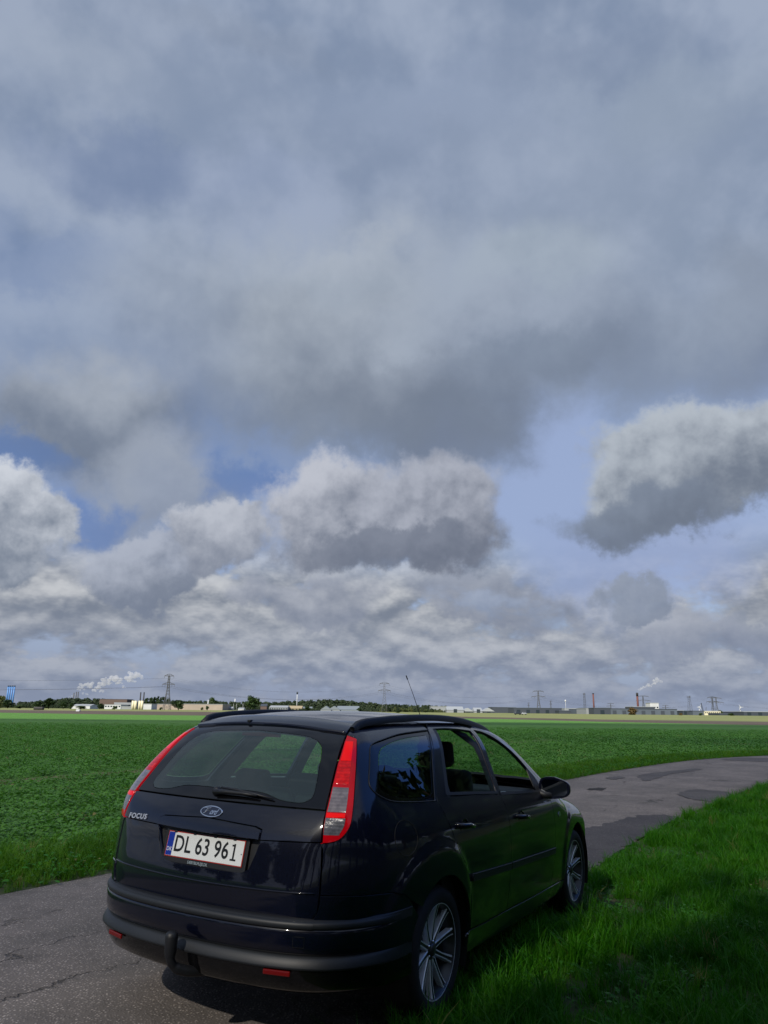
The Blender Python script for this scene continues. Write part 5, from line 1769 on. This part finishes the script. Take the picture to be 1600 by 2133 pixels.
B = building
B('factory_hall', 150, 188, 1466.5, 1000, 30, WHITE_W, ROOF_W, 'long low white shed with tent roof behind the flat dark bush', 'gable', 2.2)
B('factory_hall', 218, 252, 1468, 980, 30, WHITE_W, ROOF_W, 'white factory hall left of the cream silos', 'flat', windows=6)
B('factory_hall', 238, 274, 1464, 1010, 30, GREYW, ROOF_W, 'taller pale factory block just left of the cream silos', 'flat', windows=5)
B('brick_works', 208, 265, 1456.5, 1750, 40, BRICKD, SLATE_D, 'dark brown works block on the wooded ridge above the white factory', 'flat')
B('factory_hall', 253, 276, 1472, 940, 20, GREYW, ROOF_W, 'low grey annex at the foot of the cream silos', 'flat')
B('factory_hall', 299, 316, 1466.5, 960, 24, WHITE_W, ROOF_W, 'pale low hall between the cream silos and the beige hall', 'flat')
B('long_hall', 313, 383, 1467, 1000, 50, BEIGE, ROOF_W, 'long beige hall behind the tallest pylon', 'flat')
B('long_hall', 380, 464, 1467, 960, 50, BEIGE, ROOF_W, 'beige hall with pale roof edge, right of the round dark tree', 'flat')
B('farm_shed', 468, 484, 1472, 1000, 14, GREYW, ROOF_W, 'small pale shed between the beige hall and the solitary tree', 'gable', 2.0)
B('farm_shed', 496, 508, 1474, 1000, 12, WHITE_W, ROOF_W, 'tiny white shed left of the solitary tree', 'gable', 1.6)
B('house', 543, 556, 1466, 1300, 12, BRICKD, SLATE_D, 'small brown roofed house beside the solitary tree', 'gable', 4)
B('white_hall', 561, 599, 1469.5, 1000, 30, GREYW, ROOF_W, 'grey hall with bright white roof right of the solitary tree', 'gable', 2.4, windows=8)
B('barn', 600, 629, 1470, 1020, 20, OCHRE, OCHRE, 'ochre barn with small chimneys right of the white roofed hall', 'gable', 3.4, windows=4)
B('farm_shed', 629, 650, 1472, 1080, 16, OCHRE, ROOF_G, 'low ochre shed right of the ochre barn', 'gable', 2.2)
for i, (a_, b_, lb) in enumerate(((668, 690, 'first grey gabled shed from the left, right of the ochre barns'), (684, 708, 'middle grey gabled shed of the three beside each other'), (702, 748, 'longest grey shed of the three, its roof side to us'))):
    B('gabled_shed', a_, b_, 1470.5, 950 + i * 12, 24, GREYW if i < 2 else ROOF_G, ROOF_G, lb, 'end' if i < 2 else 'gable', 4.5, group='grey sheds above the car roof')
B('low_hall', 898, 930, 1472, 1050, 30, GREYW, ROOF_W, 'flat pale hall just right of the thicket', 'flat')
for i, (a_, b_, t_, lb) in enumerate(((931, 966, 1471.5, 'largest gabled barn with white roof, right of the antenna'), (964, 986, 1474.5, 'second white roofed barn from the antenna'),
                                      (988, 1005, 1474, 'narrow pale barn, third from the antenna'), (1006, 1030, 1474.5, 'dark gabled barn with white roof, fourth from the antenna'))):
    B('gabled_barn', a_, b_, t_, 900 + i * 6, 26, SLATE_D if i % 2 else GREYW, ROOF_W, lb, 'gable' if i % 2 == 0 else 'end', 4.0, group='white roofed barns beyond the pasture', doors=1)
B('long_warehouse', 1026, 1075, 1473.5, 980, 40, SLATE_D, SLATE, 'dark low warehouse between the barns and the third pylon', 'flat')
B('long_warehouse', 1070, 1170, 1475, 900, 40, SLATE_D, SLATE, 'long dark blue warehouse behind the third pylon', 'flat', doors=5)
B('long_warehouse', 1165, 1190, 1480.5, 880, 30, SLATE_D, SLATE, 'lowest end block of the dark blue warehouse', 'flat')
B('low_hall', 1176, 1204, 1476, 1200, 40, GREYW, ROOF_W, 'pale glazed hall far behind the pasture at the white ball mast', 'flat')
B('grey_warehouse', 1203, 1222, 1477, 850, 40, SLATE, ROOF_W, 'small slate block at the left end of the grey warehouse', 'flat')
B('grey_warehouse', 1221, 1240, 1476, 800, 40, GREYW, ROOF_W, 'light grey bay of the grey warehouse, left of the red brown stack', 'flat')
B('grey_warehouse', 1237, 1272, 1475, 780, 60, SLATE_D, SLATE, 'dark slate block of the grey warehouse at the left red brown stack', 'flat', doors=1)
B('grey_warehouse', 1270, 1410, 1477, 830, 60, SLATE, SLATE_D, 'long slate grey warehouse behind the rust brown bush', 'flat', doors=7)
B('grey_warehouse', 1319, 1364, 1472.5, 900, 30, SLATE_D, ROOF_W, 'dark upper storey block behind the long grey warehouse', 'flat')
B('white_tower_block', 1354, 1372, 1464.5, 950, 16, WHITE_W, ROOF_W, 'tall white block behind the long grey warehouse', 'flat', windows=3)
B('grey_warehouse', 1409, 1424, 1480, 870, 30, SLATE_D, ROOF_W, 'low dark link block right of the long grey warehouse', 'flat')
B('grey_warehouse', 1422, 1444, 1481, 850, 40, SLATE_D, SLATE, 'dark block below the tall lattice mast', 'flat', doors=2)
B('grey_warehouse', 1443, 1466, 1481, 840, 40, SLATE, SLATE, 'slate block right of the tall lattice mast', 'flat')
B('building_site', 1468, 1501, 1481.5, 900, 20, CREAM, WHITE_W, 'cream unfinished building behind the double pylon', 'flat', windows=8)
B('low_hall', 1499, 1548, 1486.5, 850, 30, SLATE_D, SLATE, 'thin dark low hall right of the double pylon', 'flat')
B('long_hall', 1549, 1640, 1483, 820, 50, SLATE_D, ROOF_W, 'dark long hall with white roof edge at the right margin', 'flat', doors=4)

# ---- silos, stacks, masts
def cyl_thing(name, x, ytop, dist, r, mat, label, cat, r2=None, parts=(), group=None, zb=0.0):
    p = at(x, ytop, dist); root = empty(name, (p[0], dist, 0))
    h = p[2]
    tube('shaft', [(0, 0, -.3), (0, 0, h * .5), (0, 0, h)], [r, (r + (r2 or r)) / 2, r2 or r], mat, root, 12)
    for (f0, f1, rr, m_, nm) in parts:
        tube(nm, [(0, 0, h * f0), (0, 0, h * f1)], rr, m_, root, 12)
    return tag(root, label, cat, group)


for i, x_ in enumerate((18, 22, 26.5, 31)):
    cyl_thing('blue_tower', x_, 1428, 1500, 1.35, BLUE_T, ('leftmost', 'second', 'third', 'rightmost')[i] + ' of the four blue towers with black caps', 'tower', parts=((.95, 1.0, 1.45, BLACKM, 'cap'),), group='blue towers above the trees')
for i, (x0, x1) in enumerate(((275, 280.5), (280.5, 286), (289, 294), (294, 299.5))):
    xc = (x0 + x1) / 2; p = at(xc, 1459.5, 930); w_ = (at(x1, 1459, 930)[0] - at(x0, 1459, 930)[0]) / 2
    cyl_thing('silo', xc, 1459.5, 930, w_, CREAM, ('far left', 'second', 'third', 'far right')[i] + ' of the four cream silos', 'silo', parts=((.985, 1.02, w_ * 1.04, ROOF_W, 'rim'),), group='cream silos')
cyl_thing('chimney', 293.5, 1442, 1100, 1.0, BLACKM, 'thin black chimney, left of the two above the cream silos', 'chimney', .8, group='black chimneys above the silos')
cyl_thing('chimney', 300.5, 1442, 1110, 1.0, BLACKM, 'thin black chimney, right of the two above the cream silos', 'chimney', .8, group='black chimneys above the silos')
for x_, y_, lb in ((154.5, 1443, 'left'), (159.5, 1441, 'middle'), (163.5, 1441, 'right')):
    cyl_thing('chimney', x_, y_, 2600, 2.0, STEEL, lb + ' of the three thin grey smoking stacks', 'chimney', 1.6, group='grey smoking stacks on the skyline')
cyl_thing('white_stack', 434, 1458, 1500, 1.2, WHITE_W, 'short white stack rising behind the beige hall', 'chimney', 1.0)
cyl_thing('white_stack', 490, 1455.5, 1900, 1.3, WHITE_W, 'white stub tower on the ridge left of the solitary tree', 'tower', 1.3)
for x_, y_, w_ in ((487, 1466, 'leftmost'), (493, 1466, 'middle'), (506.5, 1466, 'rightmost')):
    cyl_thing('pole', x_, y_, 1000, .16, WHITE_W, w_ + ' thin pale pole before the ridge, left of the solitary tree', 'pole', .12, group='pale poles left of the solitary tree')
cyl_thing('telecom_mast', 619.5, 1441, 1500, .9, WHITE_W, 'slim white mast with dark head on the ridge above the car roof', 'mast', .7, parts=((.88, 1.0, 1.7, SLATE_D, 'antenna_head'),))
cyl_thing('red_stack', 1235.5, 1444, 900, .95, REDBR, 'red brown stack at the left end of the grey warehouse', 'chimney', .85, parts=((.96, 1.0, 1.05, BLACKM, 'cap'),))
cyl_thing('red_stack', 1327, 1443, 950, 1.3, REDBR, 'red brown stack with white smoke above the grey warehouse', 'chimney', 1.15, parts=((.84, 1.0, 1.35, BLACKM, 'cap'),))
m1 = cyl_thing('ball_mast', 1178, 1462, 1200, .25, WHITE_W, 'thin mast with a white ball right of the third pylon', 'mast')
V, Fc = lathe_geo([(0, -2), (.9, -1.2), (1.4, 0), (1.0, 1.2), (0, 2)], 12, 'z')
obj_py('ball', [(v[0], v[1], v[2] + at(1178, 1460, 1200)[2]) for v in V], Fc, WHITE_W, m1, True)


def seg_geo(a, b, r, n=4): return tube_geo([a, b], r, n, False)


def lattice_mast(x, ytop, dist, w0, w1, label, head=False, member=.16):
    p = at(x, ytop, dist); h = p[2]; root = empty('lattice_mast', (p[0], dist, 0), rs.uniform(0, 1))
    parts = []; N_ = 8
    wid = lambda t: w0 + (w1 - w0) * t
    for sx in (-1, 1):
        for sy in (-1, 1):
            parts.append(seg_geo((sx * wid(0) / 2, sy * wid(0) / 2, 0), (sx * wid(1) / 2, sy * wid(1) / 2, h), member))
    for k in range(N_):
        t0, t1 = k / N_, (k + 1) / N_
        for s in (-1, 1):
            parts.append(seg_geo((-wid(t0) / 2, s * wid(t0) / 2, h * t0), (wid(t1) / 2, s * wid(t1) / 2, h * t1), member * .6))
            parts.append(seg_geo((wid(t0) / 2, s * wid(t0) / 2, h * t0), (-wid(t1) / 2, s * wid(t1) / 2, h * t1), member * .6))
    obj_py('tower_frame', *join_geo(parts), STEEL, root)
    if head:
        obj_py('antenna_head', *join_geo([seg_geo((math.cos(a) * w0 * .45, math.sin(a) * w0 * .45, h * .90), (math.cos(a) * w0 * .45, math.sin(a) * w0 * .45, h * 1.02), .35, 6) for a in (0, 2.1, 4.2)]), STEEL, root)
    return tag(root, label, 'mast')


lattice_mast(1217, 1444, 1300, 3.4, 2.0, 'lattice mast left of the left red brown stack', True)
lattice_mast(1435, 1450, 1250, 6.0, 1.8, 'tall lattice mast between grey warehouse and double pylon', True)


def pylon(x, ytop, ybase, dist, arms, label, group='pylons crossing the fields', wide=1.0, member=.21, yaw=0.0):
    p = at(x, ytop, dist); h = p[2]
    root = empty('pylon', (p[0], dist, 0), yaw)
    u = arms * dist / F_PX        # half width of the lower crossarm in metres
    parts = []
    wid = lambda t: h * (.19 - .13 * min(t / .55, 1) - .025 * max(0, (t - .55) / .45)) * wide
    lv = [0, .14, .27, .38, .48, .57, .65, .72, .80, .88, .95]
    for sx in (-1, 1):
        for sy in (-1, 1):
            pts = [(sx * wid(t) / 2, sy * wid(t) / 2, h * t) for t in lv]
            parts.append(tube_geo(pts, member, 4, False))
    for a_, b_ in zip(lv[:-1], lv[1:]):
        for s in (-1, 1):
            for sw in (0, 1):
                A = (wid(a_) / 2, s * wid(a_) / 2, h * a_); Bq = (-wid(b_) / 2, s * wid(b_) / 2, h * b_)
                if sw: A = (s * wid(a_) / 2, wid(a_) / 2, h * a_); Bq = (s * wid(b_) / 2, -wid(b_) / 2, h * b_)
                parts.append(seg_geo(A, Bq, member * .55))
                A2 = (-A[0], A[1], A[2]) if not sw else (A[0], -A[1], A[2]); B2 = (-Bq[0], Bq[1], Bq[2]) if not sw else (Bq[0], -Bq[1], Bq[2])
                parts.append(seg_geo(A2, B2, member * .55))
    obj_py('tower_frame', *join_geo(parts), STEEL, root)
    for zf, k in ((.70, 1.0), (.93, .78)):
        z0 = h * zf; z1 = h * (zf + .055); half = u * k; parts = []
        for s in (-1, 1):
            for sy in (-1, 1):
                parts.append(seg_geo((s * wid(zf) / 2, sy * wid(zf) / 2, z0), (s * half, 0, z0), member * 1.3))
                parts.append(seg_geo((s * wid(zf) / 2, sy * wid(zf) / 2, z1), (s * half, 0, z0 + .1), member * 1.3))
                for q in (.33, .66):
                    xq = s * (wid(zf) / 2 + (half - wid(zf) / 2) * q)
                    parts.append(seg_geo((xq, 0, z0), (xq, 0, z1 - (z1 - z0) * q), member * .8))
        obj_py('crossarm', *join_geo(parts), STEEL, root)
        for xo in ((1.0, .55) if k == 1.0 else (1.0,)):
            for s in (-1, 1):
                tube('insulator', [(s * half * xo, 0, z0), (s * half * xo, 0, z0 - h * .06)], .13, STEEL, root, 5)
    tube('earth_wire_peak', [(0, 0, h * .95), (0, 0, h * 1.0)], member, STEEL, root, 4)
    tag(root, label, 'pylon', group)
    pts = []
    c_, s_ = math.cos(yaw), math.sin(yaw)
    for xo, zf in ((-1.0, .64), (-.55, .64), (.55, .64), (1.0, .64), (-.78, .87), (.78, .87)):
        xx = xo * u; pts.append(Vector((p[0] + xx * c_, dist + xx * s_, h * zf)))
    return pts


P1 = pylon(353, 1403, 1477, 750, 12.5, 'tallest lattice pylon at the left, over the beige hall')
P2 = pylon(801, 1420, 1480, 900, 12.5, 'middle lattice pylon above the car roof')
P3 = pylon(1121, 1437, 1478, 1060, 14, 'third lattice pylon above the long dark warehouse')
P4 = pylon(1483, 1450.5, 1490, 1200, 15, 'left one of the double pylon at the right', yaw=.3)
P5 = pylon(1491, 1452, 1490, 1230, 14, 'right one of the double pylon at the right', yaw=-.2)
pylon(1339, 1448, 1476, 1700, 15, 'faint pylon right behind the smoking red brown stack', member=.25)
pylon(1272, 1464.5, 1476, 2300, 9, 'small faint pylon between the two red brown stacks', member=.3)
pylon(1386, 1468.5, 1478, 2500, 8, 'small faint pylon right of the tall white block', member=.3)
pylon(1101, 1463, 1476, 2500, 2.5, 'tiny faint mast pylon left of the third pylon', member=.25)
pylon(1147, 1459, 1476, 2300, 2.5, 'tiny faint mast pylon right of the third pylon', member=.25)
WIRE = material('conductor_wire', (0.05, 0.05, 0.055), rough=.5)


def power_line(A, Bq, sag, label):
    root = empty('power_line', tuple((A[0] + Bq[0]) / 2)); o = Vector(root.location)
    for a, b in zip(A, Bq):
        pts = []
        for k in range(17):
            t = k / 16; q = a.lerp(b, t) - o; q.z -= sag * 4 * t * (1 - t); pts.append(q)
        tube('wire', pts, .04, WIRE, root, 4)
    return tag(root, label, 'power line', 'wires between the pylons')


P0 = [v + Vector((-520, -260, 3)) for v in P1]
power_line(P0, P1, 9, 'overhead wires from the left edge to the tallest pylon')
power_line(P1, P2, 10, 'overhead wires between the tallest and the middle pylon')
power_line(P2, P3, 10, 'overhead wires between the middle and the third pylon')
power_line(P3, P4, 11, 'overhead wires between the third and the double pylon')
power_line(P4, [v + Vector((420, 120, 0)) for v in P4], 10, 'overhead wires from the double pylon to the right edge')


def turbine(x, ytop, dist, ang, label):
    p = at(x, ytop, dist); h = p[2] * .8; root = empty('wind_turbine', (p[0], dist, 0))
    tube('tower', [(0, 0, 0), (0, 0, h)], [.9, .6], WHITE_W, root, 10)
    box('nacelle', (0, 0, h), (1.8, 5, 2.0), WHITE_W, root, .3)
    for k in range(3):
        a = ang + k * 2.0944; L = p[2] * .36
        obj_py('blade', [(-.9 * math.cos(a), -3, h + .9 * math.sin(a)), (.9 * math.cos(a), -2.7, h - .9 * math.sin(a)), (L * math.sin(a), -2.9, h + L * math.cos(a)), (0, -2.2, h)], [(0, 1, 2), (1, 3, 2), (3, 0, 2), (0, 3, 1)], WHITE_W, root)
    return tag(root, label, 'wind turbine', 'white wind turbines at the right')


turbine(1456, 1469, 1500, .5, 'white wind turbine left of the double pylon')
turbine(1541, 1469, 1500, -.5, 'white wind turbine near the right edge')
cr0 = at(1465, 1481, 950); root = empty('crane', (cr0[0], 950, 0))
box('crane_base', (0, 0, 1.6), (4, 3, 3.2), BLACKM, root, .3)
obj_py('boom', *join_geo([seg_geo((dx, 0, 3), (at(1460.5, 1464, 950)[0] - cr0[0] + dx * .4, 0, at(1460, 1464, 950)[2]), .22) for dx in (-.6, .6)] + [seg_geo((-.6 + k * -.3, 0, 3 + k), (.3 - k * .3, 0, 4.2 + k), .12) for k in range(8)]), BLACKM, root)
tag(root, 'dark mobile crane with raised boom left of the cream building site', 'crane')
cr0 = at(1470, 1482, 960); root = empty('crane', (cr0[0], 960, 0))
box('crane_base', (0, 0, 1.4), (3, 3, 2.8), BLACKM, root, .3)
tube('boom', [(0, 0, 2.5), (at(1471, 1473, 960)[0] - cr0[0], 0, at(1471, 1473, 960)[2])], .3, STEEL, root, 6)
tag(root, 'shorter grey crane boom beside the cream building site', 'crane')

# ---- vehicles on the far road
def small_car(name, x0, x1, dist, paint, h, label, van=False):
    a, b = at(x0, 1486, dist), at(x1, 1486, dist); L = b[0] - a[0]
    root = empty(name, ((a[0] + b[0]) / 2, dist, 0))
    bm = bmesh.new(); box_bm(bm, (0, 0, .62), (L, 1.75, .62), .18, None, 2); obj_bm('body', bm, paint, root, True)
    w = L * (.62 if not van else .86)
    V = [(-w / 2, -.8, .9), (w / 2, -.8, .9), (w / 2, .8, .9), (-w / 2, .8, .9), (-w / 2 * .8, -.66, h), (w / 2 * .62, -.66, h), (w / 2 * .62, .66, h), (-w / 2 * .8, .66, h)]
    obj_py('cabin', V, [(0, 1, 5, 4), (1, 2, 6, 5), (2, 3, 7, 6), (3, 0, 4, 7), (4, 5, 6, 7)], paint, root)
    obj_py('side_window', [(-w / 2 * .8, -.80, 1.0), (w / 2 * .78, -.80, 1.0), (w / 2 * .6, -.70, h - .1), (-w / 2 * .72, -.70, h - .1)], [(0, 1, 2, 3)], WIN, root)
    for s in (-1, 1):
        for t in (-1, 1):
            V, Fc = lathe_geo([(0, .2), (.24, .2), (.33, .15), (.33, 0)], 14)
            obj_py('wheel', [(v[1] + s * L * .31, (v[0] + .70) * t, v[2] + .33) for v in V], Fc, RUBBER, root)
    return tag(root, label, 'car')


PAINT_D = material('dark_far_paint', (.015, .018, .02), rough=.3, coat=1)
PAINT_S = material('silver_far_paint', (.45, .47, .48), rough=.3, metal=.5, coat=1)
small_car('parked_car', 1071, 1086, 430, PAINT_D, 1.75, 'dark off road car parked on the pasture edge below the third pylon')
small_car('parked_car', 1086, 1097, 436, PAINT_S, 1.4, 'small silver car right behind the dark off road car')
wb = at(163, 1481, 300)
bm = bmesh.new(); box_bm(bm, (0, 0, .45), (1.5, 1.0, .85), .28, None, 3)
o_ = obj_bm('wrapped_bale', bm, WHITE_W, None, True); o_.location = (wb[0], 300, -.03)
tag(o_, 'small white wrapped bale lying on the brown ploughed strip at left', 'bale')
wb = at(81, 1477, 420)
bm = bmesh.new(); box_bm(bm, (0, 0, .8), (5.0, 2.2, 1.6), .3, None, 2)
o_ = obj_bm('hay_trailer', bm, BLACKM, None, True); o_.location = (wb[0], 420, .1)
tag(o_, 'dark low trailer on the pasture edge below the dark tree pair', 'trailer')

# ---- smoke
def smoke(name, puffs, dist, label, density, depth=1.0):
    bm = bmesh.new()
    for (px, py, r) in puffs:
        for k in range(9):
            q = at(px + rs.gauss(0, r * .62), py + rs.gauss(0, r * .38), dist)
            R_ = r * dist / F_PX * rs.uniform(.28, .8)
            m_ = Matrix.Translation((q[0], dist + rs.uniform(-1, 1) * R_ * .6, q[2])) @ Matrix.Diagonal((R_, R_, R_ * .85, 1))
            bmesh.ops.create_icosphere(bm, subdivisions=2, radius=1.0, matrix=m_)
    m = bpy.data.materials.new(name); m.use_nodes = True; t = m.node_tree; t.nodes.clear(); g = G(t)
    pv = g.n('ShaderNodeVolumePrincipled'); pv.inputs['Color'].default_value = (.97, .97, .98, 1); pv.inputs['Density'].default_value = density
    pv.inputs['Anisotropy'].default_value = 0.0
    o = g.n('ShaderNodeOutputMaterial'); t.links.new(pv.outputs[0], o.inputs['Volume'])
    ob = obj_bm(name, bm, m)
    md = ob.modifiers.new('merge', 'REMESH'); md.mode = 'VOXEL'; md.voxel_size = dist / F_PX * .55
    return tag(ob, label, 'smoke')


smoke('smoke_plume', [(162, 1436, 2.2), (167, 1432, 3.5), (174, 1429, 5), (183, 1429, 6), (193, 1428, 6.5), (203, 1431, 5.5), (212, 1425, 6), (222, 1420, 7), (233, 1415, 8), (242, 1414, 8), (250, 1421, 5), (258, 1430, 3.5), (198, 1438, 4), (213, 1439, 3.5),
      (168, 1437, 2.5), (176, 1436, 2.5), (272, 1412, 7), (282, 1405, 8), (291, 1409, 6), (278, 1418, 4), (174, 1444, 2.6), (181, 1445, 2.6), (156, 1446, 2), (150, 1449, 1.8), (146, 1452, 1.3)], 2600, 'white smoke plume drifting right from the three thin grey stacks', .055)
smoke('smoke_plume', [(1329, 1441, 1.5), (1331.5, 1437, 2.4), (1336, 1433, 3.2), (1342, 1430, 3.8), (1349, 1428, 4.2), (1356, 1429, 2.6), (1361, 1424, 3.4), (1366, 1419, 4.4), (1372, 1416, 5), (1377, 1420, 3.2)], 950, 'thin white smoke drifting right from the red brown stack', .13)

# ------------------------------------------------------------------ trees right of the road (mirrored in the car side) and behind the camera
TREE_L = leaf_mat('roadside_leaves', (0.022, 0.050, 0.014), (0.045, 0.085, 0.022), .25)
BIG = [mesh_of('crown', crown_geo(rs, 26, 5200, leaf=.075), TREE_L) for _ in range(2)]
spots = [(41, 20, 7.5), (49, 19, 8.5), (57, 19, 7.5), (65, 18, 8.5), (74, 18, 8), (84, 17, 9), (96, 16, 10), (110, 15, 10), (124, 14, 10), (138, 15, 10), (158, 13, 15), (172, 14, 18), (186, 14, 19), (199, 15, 20), (211, 16, 19), (222, 25, 8.5), (232, 24, 9), (242, 25, 8), (252, 26, 9), (262, 28, 8)]  # tall ones behind camera added to shade the verge; low ones darken tailgate reflections
ORD = ['first, nearest the road bend,', 'second', 'third', 'fourth', 'fifth', 'sixth', 'seventh', 'eighth', 'ninth', 'tenth', 'eleventh', 'twelfth', 'thirteenth', 'fourteenth', 'fifteenth', 'low sixteenth', 'low seventeenth', 'low eighteenth', 'low nineteenth', 'low last']
for i, (az_, d_, h_) in enumerate(spots):
    a = math.radians(az_); x_, y_ = d_ * math.sin(a), d_ * math.cos(a)
    root = empty('roadside_tree', (x_, y_, -.1), rs.uniform(0, 6))
    c = link(bpy.data.objects.new('crown', BIG[i % 2]), root); k = h_ / 2.05
    c.scale = (3.1 + .12 * max(0, h_ - 10), 3.1 + .12 * max(0, h_ - 10), k * .95); c.location = (0, 0, h_ * .06)
    tube('trunk', [(0, 0, -.2), (.1, .05, 2), (-.1, .1, h_ * .6)], [.32, .26, .12], BARK, root, 10)
    for q in range(5):
        b_ = q * 1.26
        tube('limb', [(0, 0, 2 + q * .9), (1.1 * math.cos(b_), 1.1 * math.sin(b_), 3.4 + q), (2.1 * math.cos(b_), 2.1 * math.sin(b_), 4.6 + q)], [.12, .08, .03], BARK, root, 6)
    tag(root, 'leafy tree, ' + ORD[i] + ' in the unseen dark row right of and behind the camera', 'tree', 'row of trees right of the verge, mirrored in the car')

# ------------------------------------------------------------------ the cloud that keeps the sun off the near fields
def cloud_fn(g, b, tc):
    pass


cm = bpy.data.materials.new('cloud_body'); cm.use_nodes = True
t = cm.node_tree; t.nodes.clear(); g = G(t)
df = g.n('ShaderNodeBsdfDiffuse'); df.inputs[0].default_value = (.9, .9, .92, 1)
tr = g.n('ShaderNodeBsdfTranslucent'); tr.inputs[0].default_value = (.9, .92, .95, 1)
tp = g.n('ShaderNodeBsdfTransparent'); tp.inputs[0].default_value = (1, 1, 1, 1)
m1_ = g.n('ShaderNodeMixShader'); m1_.inputs[0].default_value = .35
t.links.new(df.outputs[0], m1_.inputs[1]); t.links.new(tr.outputs[0], m1_.inputs[2])
m2_ = g.n('ShaderNodeMixShader'); m2_.inputs[0].default_value = CLOUD_THIN = .55
t.links.new(m1_.outputs[0], m2_.inputs[1]); t.links.new(tp.outputs[0], m2_.inputs[2])
o = g.n('ShaderNodeOutputMaterial'); t.links.new(m2_.outputs[0], o.inputs[0])
HC_ = 420.0
sh = HC_ / math.tan(SUN_EL); ox, oy = math.sin(SUN_AZ) * sh, math.cos(SUN_AZ) * sh
bm = bmesh.new(); bmesh.ops.create_icosphere(bm, subdivisions=6, radius=1.0)
from mathutils import noise as mnoise
for v in bm.verts:
    c = v.co.copy(); n1 = mnoise.fractal(c * 2.2, 1.0, 2.0, 5)
    v.co = Vector((c.x * 330 * (1 + .10 * n1), c.y * 150 * (1 + .06 * n1), (max(c.z, -.25) * 70) * (1 + .5 * n1)))
ymax = max(v.co.y for v in bm.verts)
ob = obj_bm('cloud', bm, cm, None, True)
ob.location = (20 + ox, 97 - ymax + oy, HC_)
tag(ob, 'grey cloud high behind the camera that shades the near field', 'cloud')
